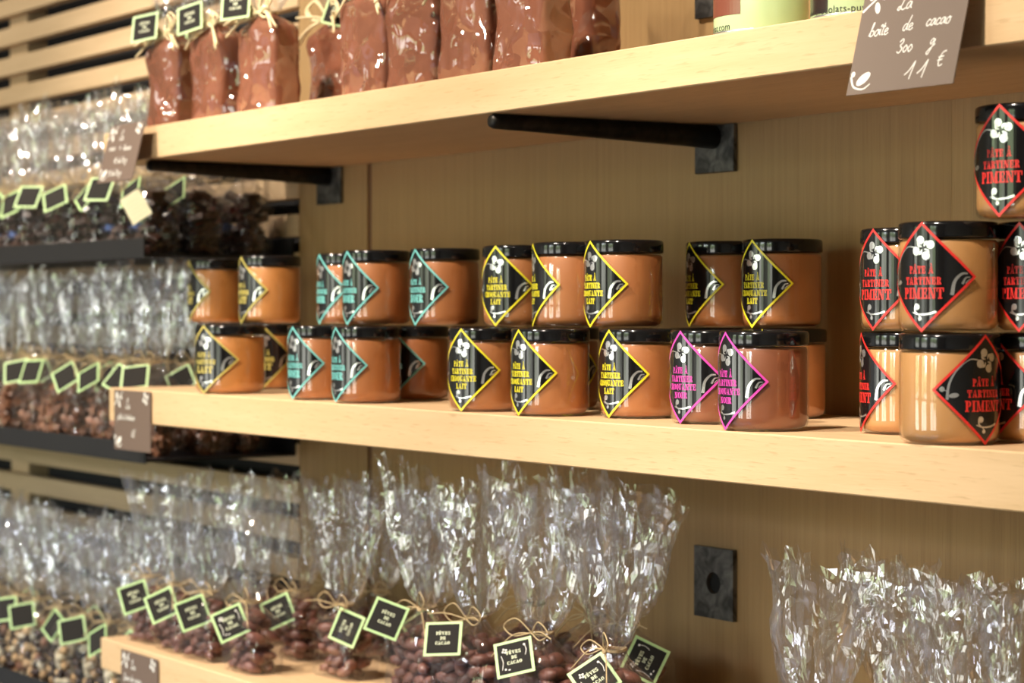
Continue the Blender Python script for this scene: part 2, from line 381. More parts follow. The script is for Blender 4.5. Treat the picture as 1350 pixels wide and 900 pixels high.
SLAB = {   # heavy stencil slab capitals: (width, polygons), cap height 1
 'I': (.42, rc(.09, 0, .33, 1) + rc(0, 0, .42, S) + rc(0, 1 - S, .42, 1)),
 'L': (.66, rc(.1, 0, .34, 1) + rc(0, 1 - S, .44, 1) + rc(0, 0, .64, S) + rc(.52, 0, .64, .34)),
 'T': (.76, rc(.26, 0, .5, .86) + rc(.16, 0, .6, S) + rc(0, 1 - S, .76, 1) + rc(0, .62, S, 1) + rc(.76 - S, .62, .76, 1)),
 'E': (.70, rc(.1, 0, .34, 1) + rc(0, 1 - S, .66, 1) + rc(.55, .66, .66, 1) + rc(.39, .45, .5, .56) + rc(.48, .34, .56, .67) + rc(0, 0, .68, S) + rc(.57, 0, .68, .35)),
 'F': (.66, rc(.1, 0, .34, 1) + rc(0, 1 - S, .64, 1) + rc(.53, .62, .64, 1) + rc(.38, .43, .5, .54) + rc(.46, .32, .55, .65) + rc(0, 0, .46, S)),
 'P': (.70, rc(.1, 0, .34, 1) + rc(0, 0, .46, S) + rc(0, 1 - S, .34, 1) + ring(.38, .71, .30, .29, .09, .18, -90, 90)),
 'R': (.78, rc(.1, 0, .34, 1) + rc(0, 0, .42, S) + rc(0, 1 - S, .34, 1) + ring(.38, .73, .30, .27, .09, .17, -90, 90) + [[(.50, 0), (.78, 0), (.60, .44), (.38, .44)]] ),
 'A': (.84, [[(.06, 0), (.17, 0), (.43, 1), (.34, 1)], [(.47, 0), (.75, 0), (.52, 1), (.46, 1)]] + rc(.22, .26, .50, .37) + rc(0, 0, .27, S) + rc(.42, 0, .84, S)),
 'N': (.86, rc(.1, 0, .21, 1) + rc(.66, 0, .77, 1) + [[(.52, 0), (.74, 0), (.36, 1), (.12, 1)]] + rc(0, 0, .32, S) + rc(0, 1 - S, .3, 1) + rc(.54, 1 - S, .86, 1)),
 'M': (1.04, rc(.1, 0, .21, 1) + rc(.70, 0, .94, 1) + [[(.40, .06), (.54, .06), (.34, 1), (.12, 1)], [(.50, .06), (.57, .06), (.82, 1), (.74, 1)]] + rc(0, 0, .31, S) + rc(0, 1 - S, .3, 1) + rc(.62, 0, 1.04, S) + rc(.8, 1 - S, 1.04, 1)),
 'C': (.74, ring(.38, .5, .38, .5, .13, .38, 62, 298, 14) + rc(.60, .62, .70, 1) + rc(.60, .0, .70, .36)),
 'O': (.78, ring(.37, .5, .37, .5, .12, .38, 97, 263, 12) + ring(.41, .5, .37, .5, .12, .38, -83, 83, 12)),
 'D': (.76, rc(.1, 0, .32, 1) + rc(0, 0, .34, S) + rc(0, 1 - S, .34, 1) + ring(.37, .5, .37, .5, .12, .38, -90, 90, 12)),
 'U': (.84, rc(.1, .3, .34, 1) + rc(.62, .3, .72, 1) + ring(.41, .32, .31, .32, .09, .2, 180, 360, 12) + rc(0, 1 - S, .44, 1) + rc(.52, 1 - S, .84, 1)),
 'V': (.82, [[(.36, 0), (.46, 0), (.34, 1), (.08, 1)], [(.40, 0), (.48, 0), (.74, 1), (.63, 1)]] + rc(0, 1 - S, .42, 1) + rc(.54, 1 - S, .82, 1)),
 'S': (.68, ring(.33, .74, .31, .26, .10, .15, 40, 270, 10) + ring(.35, .26, .31, .28, .10, .15, -140, 90, 10) + rc(.50, .68, .60, 1) + rc(.06, 0, .16, .34)),
 ' ': (.42, []),
}
SLAB['Q'] = (.78, SLAB['O'][1] + [[(.40, .18), (.62, .02), (.80, -.18), (.62, -.14)]])
SLAB['Â'] = (.84, SLAB['A'][1] + [[(.20, 1.06), (.32, 1.06), (.45, 1.2), (.45, 1.32)], [(.45, 1.32), (.45, 1.2), (.58, 1.06), (.70, 1.06)]])
SLAB['À'] = (.84, SLAB['A'][1] + [[(.28, 1.34), (.44, 1.06), (.56, 1.06), (.48, 1.34)]])
SLAB['È'] = (.70, SLAB['E'][1] + [[(.18, 1.34), (.34, 1.06), (.46, 1.06), (.38, 1.34)]])
def slab(text, cx, cy, h, width):
    """centred line of slab capitals, height h, squeezed to a total width"""
    tot = sum(SLAB[c][0] + .07 for c in text) - .07; k = width / tot; x = cx - width / 2; o = []
    for c in text:
        w, ps = SLAB[c]
        o += [[(x + px * k, cy + (py - .5) * h) for px, py in p] for p in ps]
        x += (w + .07) * k
    return o
HAND = {   # cursive pen strokes on an x-height of 1: (advance, strokes)
 'a': (1.05, [[(.8, .85), (.45, 1), (.08, .55), (.2, .05), (.55, .2), (.85, .95), (.85, .2), (1.1, .1)]]),
 'b': (1.0, [[(-.05, .1), (.35, 1.5), (.42, 2.1), (.22, 1.9), (.15, .3), (.4, 0), (.8, .3), (.7, .85), (.3, .8)]]),
 'c': (.85, [[(.75, .8), (.45, 1), (.08, .5), (.3, .02), (.85, .25)]]),
 'd': (1.1, [[(.8, .85), (.45, 1), (.08, .55), (.2, .05), (.6, .25), (1.15, 2.2)], [(.85, .9), (.82, .2), (1.1, .1)]]),
 'e': (.85, [[(.08, .4), (.65, .65), (.5, 1), (.12, .7), (.15, .15), (.45, 0), (.9, .3)]]),
 'f': (.8, [[(0, .2), (.5, 1.6), (.55, 2.1), (.35, 1.8), (.2, -.7), (.4, -.5), (.75, .3)]]),
 'g': (1.0, [[(.8, .8), (.4, 1), (.1, .6), (.3, .3), (.8, .9), (.6, .0), (.2, -1), (-.1, -.8), (.3, -.3), (1.0, .3)]]),
 'i': (.5, [[(0, .3), (.25, 1), (.22, .2), (.5, .1)], [(.35, 1.4), (.42, 1.5)]]),
 'î': (.5, [[(0, .3), (.25, 1), (.22, .2), (.5, .1)], [(.1, 1.35), (.35, 1.65), (.55, 1.35)]]),
 'l': (.6, [[(0, .2), (.5, 1.7), (.45, 2.2), (.2, 1.6), (.2, .2), (.6, .2)]]),
 'n': (1.0, [[(.05, 0), (.2, .9), (.2, .1), (.55, .95), (.75, .8), (.75, .15), (1.0, .1)]]),
 'm': (1.4, [[(.05, 0), (.2, .9), (.2, .1), (.5, .95), (.65, .1), (.95, .95), (1.15, .15), (1.4, .1)]]),
 'o': (.9, [[(.5, 1), (.1, .6), (.2, .05), (.6, .05), (.8, .6), (.5, 1), (.95, .85)]]),
 'p': (1.0, [[(0, .2), (.3, 1), (.1, -.9)], [(.2, .6), (.6, 1), (.85, .5), (.5, .05), (.2, .2)]]),
 'r': (.7, [[(0, .1), (.2, 1), (.25, .85), (.6, .9), (.5, .1), (.75, .1)]]),
 's': (.7, [[(0, .1), (.4, 1), (.6, .3), (.3, 0), (.05, .15)]]),
 't': (.6, [[(.35, 1.9), (.2, .2), (.55, .1)], [(-.05, 1.25), (.65, 1.35)]]),
 'v': (.8, [[(0, .9), (.3, .05), (.7, .95), (.85, .85)]]),
 'à': (1.05, [[(.8, .85), (.45, 1), (.08, .55), (.2, .05), (.55, .2), (.85, .95), (.85, .2), (1.1, .1)], [(.3, 1.7), (.55, 1.35)]]),
 'â': (1.05, [[(.8, .85), (.45, 1), (.08, .55), (.2, .05), (.55, .2), (.85, .95), (.85, .2), (1.1, .1)], [(.2, 1.35), (.45, 1.65), (.7, 1.35)]]),
 'è': (.85, [[(.08, .4), (.65, .65), (.5, 1), (.12, .7), (.15, .15), (.45, 0), (.9, .3)], [(.3, 1.7), (.55, 1.35)]]),
 'L': (1.5, [[(.2, 1.5), (.55, 2.6), (1.1, 3.0), (.9, 1.8), (.4, .1), (.0, .1), (.3, .5), (.9, .0), (1.5, .2)]]),
 '0': (.9, [[(.5, 1), (.1, .5), (.4, .0), (.8, .5), (.5, 1)]]),
 '1': (1.0, [[(-.35, .55), (.25, 1.1), (.8, 2.1)], [(.8, 2.1), (.55, 0)]]),
 '2': (.9, [[(.1, 1.5), (.5, 1.9), (.7, 1.4), (.1, .05), (.85, .1)]]),
 '3': (1.0, [[(.1, 1.5), (.6, 1.9), (.75, 1.4), (.35, 1.0), (.8, .6), (.5, 0), (0, .2)]]),
 '5': (.9, [[(.8, 1.8), (.3, 1.8), (.2, 1.0), (.7, 1.0), (.7, .2), (.1, .1)]]),
 '6': (.9, [[(.7, 1.8), (.2, .8), (.3, .05), (.75, .4), (.3, .8)]]),
 '€': (1.2, [[(1.05, 1.9), (.5, 1.7), (.2, .8), (.4, .05), (.95, .2)], [(0, 1.15), (.85, 1.25)], [(-.05, .75), (.75, .85)]]),
 "'": (.3, [[(.25, 2.0), (.15, 1.6)]]), ' ': (.8, []), '.': (.3, [[(.1, .0), (.2, .05)]]),
}
def hand(text, x, y, h, w, slant=.18, rise=0.0):
    o = []
    for c in text:
        adv, st = HAND[c]
        for s_ in st:
            pts = [(x + (px + slant * py) * h, y + py * h) for px, py in s_]
            o += stroke(curve_pts(pts, 5) if len(pts) > 2 else pts, w)
        x += adv * h; y += adv * h * rise
    return o
def flat_mb(polys, fn):
    """polygons in (u,v) mapped into 3D by fn"""
    mb = MB()
    for p in polys: mb.add([fn(u, v) for u, v in p], [tuple(range(len(p)))])
    return mb
def lauburu(cx, cy, r):
    """four comma-shaped heads turning round a centre"""
    o = []
    for k in range(4):
        a = R(90 * k + 22); hx, hy = cx + math.cos(a) * r * .66, cy + math.sin(a) * r * .66
        o += disc(hx, hy, r * .335, 14)
        t = [(hx + math.cos(a + 1.75) * r * .12, hy + math.sin(a + 1.75) * r * .12), (cx + math.cos(a + .72) * r * .46, cy + math.sin(a + .72) * r * .46), (cx + math.cos(a + .5) * r * .16, cy + math.sin(a + .5) * r * .16)]
        o += stroke(curve_pts(t, 5), r * .36, r * .06)
    return o

# ================================================================== the shop (setting)
ZF, ZC = 0.0, 3.0
XL, XR, YB, YFR = -3.4, 3.4, 0.0, -4.6
obj('floor', MB().box(XL, YFR, -0.05, XR, 0.10, 0.0), M['floor'], kind='structure')
obj('ceiling', MB().box(XL, YFR, ZC, XR, 0.10, ZC + .05), M['white_wall'], kind='structure')
obj('wall_left', MB().box(XL - .05, YFR, 0, XL, .1, ZC), M['white_wall'], kind='structure')
obj('wall_right', MB().box(XR, YFR, 0, XR + .05, .1, ZC), M['white_wall'], kind='structure')
wf = MB(); xs = [XL]
for wx, ww in WIN: xs += [wx - ww / 2, wx + ww / 2]
xs.append(XR)
for i in range(0, len(xs), 2): wf.box(xs[i], YFR - .1, 0, xs[i + 1], YFR, ZC)
for wx, ww in WIN:
    wf.box(wx - ww / 2, YFR - .1, 0, wx + ww / 2, YFR, .45); wf.box(wx - ww / 2, YFR - .1, 2.45, wx + ww / 2, YFR, ZC)
obj('wall_front', wf, M['white_wall'], kind='structure')
for i, (wx, ww) in enumerate(WIN):
    fr = MB()
    for x in (wx - ww / 2, wx - .03, wx + ww / 2 - .06): fr.box(x, YFR - .08, .45, x + .06, YFR - .02, 2.45)
    for z in (.45, 1.35, 2.39): fr.box(wx - ww / 2, YFR - .075, z, wx + ww / 2, YFR - .025, z + .06)
    obj('window_%d' % (i + 1), fr, M['window_frame'], kind='structure')

# back wall: oak panels on the right, open horizontal slats over black on the left
wall = obj('wall_back', MB().box(XL, .06, 0, XR, .10, ZC), M['black_back'], kind='structure')
XE = -0.922
def panel(x0, x1): obj('panel', MB().box(x0, 0.0, 0, x1, .06, ZC, bev=.00025), M['panel'], wall)
panel(XE, -0.7246); panel(-0.7122, 0.4062); panel(0.4062, 1.55); panel(1.55, XR)
obj('joint_strip', MB().box(-0.7246, .003, 0, -0.7122, .06, ZC), M['joint'], wall)
z0 = 1.5202 - .058 * 26
for k in range(50):
    zb = z0 + .058 * k
    if zb + .034 > ZC or zb < .02: continue
    obj('slat', MB().box(-2.75, -.002 + .0, zb, XE - .0005, .020, zb + .034, bev=.001), M['slat'], wall)
for x in (-2.7, -2.12):
    obj('batten', MB().box(x, .0202, 0.02, x + .09, .06, ZC), M['slat'], wall)
obj('panel', MB().box(XL, 0.0, 0, -2.76, .06, ZC, bev=.0008), M['panel'], wall)

# ---- shelves
ZM, ZMB, ZU, ZUT, ZL = 1.2385, 1.191, 1.5614, 1.6064, 0.872
YS = -0.299
def shelf(name, x0, x1, zb, zt, label):
    cx = (x0 + x1) / 2
    return obj(name, MB().box(x0 - cx, YS, zb - zb, x1 - cx, -.0005, zt - zb, bev=.0012), M['shelf'], loc=(cx, 0, zb), label=label, cat='shelf')
shelf('oak_shelf', -0.967, 1.6, ZU, ZUT, 'thick light oak shelf carrying the brown cocoa packs and the green tins')
shelf('oak_shelf', -0.951, 1.6, ZMB, ZM, 'thick light oak shelf carrying two layers of spread jars')
shelf('oak_shelf', -0.983, 1.6, ZL - .045, ZL, 'thick light oak shelf at the bottom carrying bags of cocoa beans')
# ---- brackets
def plate_mb(x0, x1, z0, z1, hole=None):
    mb = MB()
    if hole is None: return mb.box(x0, -.0065, z0, x1, -.0003, z1, bev=.0008)
    hx, hz, hr = hole; n = 24; ring_, outer = [], []
    for i in range(n):
        a = 2 * math.pi * (i + .5) / n; c, s_ = math.cos(a), math.sin(a)
        ring_.append((hx + hr * c, hz + hr * s_))
        t = min(((x1 - hx) / c if c > 0 else (x0 - hx) / c) if abs(c) > 1e-6 else 9, ((z1 - hz) / s_ if s_ > 0 else (z0 - hz) / s_) if abs(s_) > 1e-6 else 9)
        outer.append((hx + t * c, hz + t * s_))
    corners = [(x1, z1), (x0, z1), (x0, z0), (x1, z0)]
    vs = []
    for y in (-.0065, -.0003):
        vs += [(x, y, z) for x, z in ring_] + [(x, y, z) for x, z in outer] + [(x, y, z) for x, z in corners]
    B = 2 * n + 4; fs = []
    for i in range(n):
        j = (i + 1) % n
        a, b = outer[i], outer[j]; extra = []
        if abs(a[0] - b[0]) > 1e-5 and abs(a[1] - b[1]) > 1e-5:
            ci = min(range(4), key=lambda q: (corners[q][0] - (a[0] + b[0]) / 2) ** 2 + (corners[q][1] - (a[1] + b[1]) / 2) ** 2)
            extra = [2 * n + ci]
        fs.append(tuple([i, j, n + j] + extra + [n + i]))
        fs.append(tuple([B + i, B + n + i] + [B + e for e in extra] + [B + n + j, B + j]))
        fs.append((i, B + i, B + j, j))
        if extra: fs += [(n + i, n * 2 + ci, B + n * 2 + ci, B + n + i), (n * 2 + ci, n + j, B + n + j, B + n * 2 + ci)]
        else: fs.append((n + i, n + j, B + n + j, B + n + i))
    return mb.add(vs, fs)
def bracket(xc, zc, y_end, label, bar=True, xb=0.0):
    e = link('shelf_bracket', None, loc=(xc, 0, zc), label=label, cat='bracket')
    obj('wall_plate', plate_mb(-.034, .034, -.0405, .0135 if bar else .0405, None if bar else (0, 0, .0125)), M['steel'], e)
    if bar:
        mb = MB(); tp = lambda t: 1 - .42 * min(t, .95) if t < .99 else .45
        mb.tube([(xb * t, -.0066 + (y_end + .0066) * t, .0135 * (1 - tp(min(t, .97)))) for t in (0, .2, .4, .6, .8, .985, 1.0)], .0135, 20, taper=lambda t: tp((0, .2, .4, .6, .8, .985, 1.0)[round(t * 6)]))
        obj('bar', mb, M['black_bar'], e, smooth=True)
    else:
        obj('pin_hole_shade', MB().lathe([(.0, 0), (.0124, 0)], 20), M['hole'], e, rot=(R(90), 0, 0), loc=(0, -.0004, 0))  # flat black disc behind the opening, painted shade instead of real depth
    return e
ZB = ZU - .0137
bracket(0.0475, ZB, -.2965, 'dark steel shelf bracket under the upper shelf above the yellow jars', xb=-.028)
bracket(-0.826, ZB, -.2965, 'black steel shelf bracket under the left end of the upper shelf')
bracket(0.0478, 1.0382, 0, 'square steel wall plate with an empty round hole below the middle shelf', bar=False)
bracket(0.0478, 1.7260, 0, 'steel wall plate behind the green tin above the upper shelf', bar=False)

# ---- black metal trays on the slats
def tray(x0, x1, zt, y0, label):
    e = link('display_tray', None, loc=(x1, 0, zt), label=label, cat='tray'); w = x0 - x1
    obj('tray_floor', MB().box(w, y0, 0, 0, -.003, .004), M['tray'], e)
    obj('front_lip', MB().box(w, y0 - .003, -.002, 0, y0, .028, bev=.0008), M['tray'], e)
    obj('back_flange', MB().box(w, -.0062, .004, 0, -.0025, .03), M['tray'], e)
    return e
tray(-2.3, -.934, 1.428, -.25, 'upper black metal tray of dark chocolate bags on the slatted wall')
tray(-2.3, -.930, 1.129, -.25, 'middle black metal tray of brown cluster bags on the slatted wall')
tray(-2.3, -.936, 0.728, -.25, 'lowest black metal tray of mixed nut bags on the slatted wall')
# ================================================================== jars of spread
JR, JH, LH = 0.042, 0.0925, 0.0145       # radius, height, lid height
LZ = JH / 2; HALF = 0.0458               # label centre height and half diagonal
def build_jar_meshes():
    zs = JH - LH
    ms = {}
    ms['jar'] = MB().lathe([(0, .0006), (.030, .0), (.037, .0006), (.0402, .0030), (.0417, .0075), (.0420, .014), (.0420, zs - .004), (.0412, zs - .001), (.040, zs)], 48).mesh('jar', M['jar_shell'], True)
    ms['lid'] = MB().lathe([(0, zs + .0005), (.0405, zs + .0005), (.0419, zs + .0012), (.0421, zs + .002), (.0421, JH - .0035), (.0416, JH - .0015), (.0402, JH - .0004), (.038, JH), (.037, JH - .0008), (0, JH - .0008)], 48).mesh('lid', M['lid'], True)
    for k in KIND:
        ms['spread_' + k] = MB().lathe([(0, .0022), (.034, .0022), (.0385, .0045), (.0402, .009), (.0404, .014), (.0404, zs - .003), (.039, zs - .0008), (0, zs - .0006)], 40).mesh('spread', M['spread_' + k], True)
    def cyl(r): return lambda u, v: (r * math.sin(u / JR), -r * math.cos(u / JR), LZ + v)
    inner = HALF - .0030; n = 36
    def grid_diamond(h):
        mb = MB()
        for i in range(n):
            a, b = -h + 2 * h * i / n, -h + 2 * h * (i + 1) / n
            ha, hb = h - abs(a), h - abs(b); p = [(a, -ha), (b, -hb), (b, hb), (a, ha)]
            p = [q for j, q in enumerate(p) if q not in p[:j]]
            mb.add([cyl(.04245)(u, v) for u, v in p], [tuple(range(len(p)))])
        return mb
    ms['label'] = grid_diamond(inner).mesh('label', M['label_black'], True)
    bd = []
    for sx in (-1, 1):
        for sy in (-1, 1):
            for i in range(n // 2):
                t0, t1 = i / (n // 2), (i + 1) / (n // 2)
                q = [(sx * t * h, sy * (1 - t) * h) for t, h in ((t0, inner), (t0, HALF), (t1, HALF), (t1, inner))]
                bd.append(q if sx * sy < 0 else q[::-1])
    for k in KIND: ms['border_' + k] = flat_mb(bd, cyl(.04250)).mesh('label_border', M['ink_' + k], True)
    mm = .001
    for k, v in KIND.items():
        if v['lines'] == 4:
            pl = slab('PÂTE À', -1 * mm, 6.6 * mm, 6.0 * mm, 21 * mm) + slab('TARTINER', 0, -1.6 * mm, 6.0 * mm, 30 * mm) + slab('CROQUANTE', 0, -9.6 * mm, 6.0 * mm, 37 * mm) + slab(v['word'], 0, -17.8 * mm, 6.0 * mm, (15 if v['word'] == 'LAIT' else 18) * mm)
        else:
            pl = slab('PÂTE À', -1 * mm, 6.0 * mm, 6.2 * mm, 23 * mm) + slab('TARTINER', 0, -3.2 * mm, 6.2 * mm, 34 * mm) + slab(v['word'], 0, -13.4 * mm, 9.2 * mm, (38 if k == 'piment' else 27) * mm)
        ms['print_' + k] = flat_mb(pl, cyl(.04262)).mesh('lettering', M['ink_' + k])
    orn = lauburu(1.2 * mm, 24 * mm, 10.5 * mm)
    orn += stroke(curve_pts([(-7 * mm, 24.5 * mm), (-14 * mm, 25.2 * mm), (-20 * mm, 21.8 * mm)], 6), 1.0 * mm, .8 * mm)
    orn += stroke(curve_pts([(-20 * mm, 21.8 * mm), (-27 * mm, 14.5 * mm), (-32 * mm, 4 * mm), (-33.5 * mm, -8 * mm)], 8), .9 * mm, 2.4 * mm)
    orn += disc(-37.5 * mm, 0.6 * mm, 2.2 * mm) + disc(-28 * mm, -4.5 * mm, 4.2 * mm, 12, 2.0 * mm, .15)
    orn += stroke(curve_pts([(-38 * mm, .6 * mm), (-34 * mm, -.8 * mm), (-33.2 * mm, -2 * mm)], 4), .7 * mm)
    orn += stroke(curve_pts([(38.2 * mm, 2.8 * mm), (33 * mm, 2.2 * mm), (27.5 * mm, -4 * mm), (25.4 * mm, -15 * mm)], 8), 1.4 * mm, 3.2 * mm)
    orn += stroke(curve_pts([(40.4 * mm, -.2 * mm), (36.5 * mm, -1 * mm), (33.8 * mm, -6 * mm)], 8), .6 * mm, 2.2 * mm)
    orn += stroke(curve_pts([(41 * mm, -1.6 * mm), (38.6 * mm, -3 * mm), (36.4 * mm, -5.4 * mm)], 6), .5 * mm, 1.0 * mm)
    orn += disc(-4.6 * mm, -24.6 * mm, 2.7 * mm) + stroke(curve_pts([(-6.6 * mm, -25 * mm), (-6.4 * mm, -28.4 * mm), (-4.2 * mm, -30.2 * mm)], 6), 1.6 * mm, 1.0 * mm)
    orn += stroke(curve_pts([(-9.0 * mm, -29.0 * mm), (-3 * mm, -30.8 * mm), (5 * mm, -30.6 * mm), (13 * mm, -28.6 * mm)], 7), .8 * mm, 1.9 * mm)
    orn += stroke(curve_pts([(-3.4 * mm, -30 * mm), (-2.4 * mm, -32 * mm), (-.6 * mm, -33 * mm)], 4), .8 * mm) + disc(-1.6 * mm, -34.4 * mm, 1.7 * mm)
    ms['ornament'] = flat_mb(orn, cyl(.04259)).mesh('ornament', M['silver'])
    return ms
JM = build_jar_meshes()
def jar(kind, x, y, z, face, label, group, wide=1.0):
    """face: bearing of the label in degrees from straight out of the shelf, positive towards the right"""
    e = link('spread_jar', None, loc=(x, y, z), label=label, cat='jar', group=group)
    e.scale = (wide, wide, 1)
    link('jar', JM['jar'], e); link('spread', JM['spread_' + kind], e); link('lid', JM['lid'], e)
    lb = link('label', JM['label'], e, rot=(0, 0, R(face)))
    link('label_border', JM['border_' + kind], lb, label=KIND[kind]['colour'] + ' label border')
    link('lettering', JM['print_' + kind], lb, label=KIND[kind]['colour'] + ' lettering'); link('ornament', JM['ornament'], lb, kind='stuff', label='silver printed ornament')
    return e
Z1, Z2, Z3 = ZM, ZM + JH + .0004, ZM + 2 * JH + .0008
GL, GU = 'jars of spread in the lower layer', 'jars of spread in the upper layer'
for k_, x_, y_, z_, f_, l_, g_, w_ in (
    ('lait', -0.6648, -0.252, Z1, 14.8, 'wide jar with a pale yellow bordered label at the left end of the lower layer', GL, 1.12),
    ('lait', -0.9227, -0.115, Z1, 2.4, 'jar hidden behind the wide pale yellow jar at the left end', GL, 1),
    ('lait', -0.7728, -0.13, Z1, 43.4, 'jar with pale yellow label half hidden behind the leftmost turquoise jar', GL, 1),
    ('noir', -0.4238, -0.25, Z1, 4.0, 'turquoise labelled NOIR jar leftmost of the lower layer', GL, 1),
    ('noir', -0.3088, -0.253, Z1, -1.2, 'turquoise labelled NOIR jar standing second of three in the lower layer', GL, 1),
    ('noir', -0.3381, -0.164, Z1, 12.5, 'turquoise labelled NOIR jar set back beside the first yellow LAIT jar', GL, 1),
    ('croquante_lait', -0.0535, -0.252, Z1, 15.6, 'leftmost yellow labelled CROQUANTE LAIT jar of the lower layer', GL, 1),
    ('noir', -0.503, -0.155, Z1, -0.8, 'jar hidden behind the two left turquoise jars of the lower layer', GL, 1),
    ('noir', -0.1975, -0.155, Z1, 5.6, 'jar hidden behind the leftmost yellow CROQUANTE LAIT jar', GL, 1),
    ('croquante_lait', 0.0708, -0.254, Z1, 1.9, 'yellow labelled CROQUANTE LAIT jar second from left in the lower layer', GL, 1),
    ('croquante_lait', -0.0353, -0.16, Z1, 60.6, 'yellow labelled jar almost hidden between two front CROQUANTE LAIT jars', GL, 1),
    ('croquante_lait', 0.1617, -0.205, Z1, 3.5, 'yellow labelled CROQUANTE LAIT jar beside the magenta jars in the lower layer', GL, 1),
    ('croquante_noir', 0.2899, -0.215, Z1, 2.5, 'magenta labelled CROQUANTE NOIR jar, left one of the two', GL, 1),
    ('croquante_noir', 0.4107, -0.255, Z1, -7.9, 'magenta labelled CROQUANTE NOIR jar, right one, fully in view', GL, 1),
    ('croquante_lait', 0.2554, -0.085, Z1, 12.6, 'brown jar at the wall behind the right magenta jar', GL, 1),
    ('croquante_lait', 0.1274, -0.085, Z1, -0.3, 'brown jar at the wall behind the left magenta jar', GL, 1),
    ('piment', 0.5265, -0.185, Z1, -30.6, 'red labelled PIMENT jar leftmost of the lower layer', GL, 1),
    ('piment', 0.6509, -0.262, Z1, 86.3, 'red labelled PIMENT jar with its label turned right, lower layer', GL, 1),
    ('piment', 0.6755, -0.182, Z1, -13.0, 'red labelled PIMENT jar at the right edge of the lower layer', GL, 1),
    ('lait', -0.8816, -0.16, Z2, -11.7, 'jar with pale yellow label at the left end of the upper layer', GU, 1),
    ('lait', -0.6575, -0.195, Z2, -4.6, 'jar with pale yellow label second from left in the upper layer', GU, 1),
    ('noir', -0.4973, -0.165, Z2, -6.7, 'leftmost turquoise labelled NOIR jar of the upper layer', GU, 1),
    ('noir', -0.3471, -0.215, Z2, 0.6, 'middle turquoise labelled NOIR jar of the upper layer', GU, 1),
    ('noir', -0.2313, -0.19, Z2, 0.7, 'turquoise labelled NOIR jar of the upper layer standing apart on the right', GU, 1),
    ('croquante_lait', -0.0842, -0.185, Z2, 15.7, 'yellow labelled CROQUANTE LAIT jar leftmost of the upper layer', GU, 1),
    ('croquante_lait', 0.0419, -0.205, Z2, -24.7, 'yellow labelled jar in the middle of three in the upper layer', GU, 1),
    ('croquante_lait', 0.1288, -0.2, Z2, -4.1, 'yellow labelled CROQUANTE LAIT jar, right one of three in the upper layer', GU, 1),
    ('croquante_lait', 0.1582, -0.085, Z2, -13.8, 'shaded yellow labelled jar by the wall, left one of the pair', GU, 1),
    ('croquante_lait', 0.2489, -0.085, Z2, 1.7, 'shaded yellow labelled jar by the wall, right one of the pair', GU, 1),
    ('piment', 0.5313, -0.19, Z2, -0.6, 'red labelled PIMENT jar leftmost of the upper layer', GU, 1),
    ('piment', 0.6497, -0.262, Z2, 12.3, 'red labelled PIMENT jar fully in view in the upper layer', GU, 1),
    ('piment', 0.6963, -0.195, Z2, 10.8, 'red labelled PIMENT jar cut by the right edge in the upper layer', GU, 1),
    ('piment', 0.7198, -0.245, Z3, 10.3, 'red labelled PIMENT jar alone on top as a third layer', None, 1),
):
    jar(k_, x_, y_, z_, f_, l_, g_, w_)

# ================================================================== small loose builders
import bmesh
def ico(sub):
    bm = bmesh.new(); bmesh.ops.create_icosphere(bm, subdivisions=sub, radius=1.0)
    v = [tuple(p.co) for p in bm.verts]; f = [tuple(q.index for q in g.verts) for g in bm.faces]; bm.free(); return v, f
ICO1, ICO2 = ico(1), ico(2)
def lump(mb, base, loc, rad, rot, rough, seed, mi=0):
    vs = []; Mx = rot.to_matrix() if hasattr(rot, 'to_matrix') else rot
    for p in base[0]:
        q = Vector(p); k = 1 + rough * noise.noise(q * 1.7 + Vector((seed * 3.1, seed * 1.7, seed)))
        vs.append(Vector(loc) + Mx @ Vector((q.x * rad[0] * k, q.y * rad[1] * k, q.z * rad[2] * k)))
    mb.add(vs, base[1], mi)
from mathutils import Euler
def rnd_rot(rg, a=math.pi, b=math.pi): return Euler((rg.uniform(-a, a), rg.uniform(-a, a), rg.uniform(-b, b)))

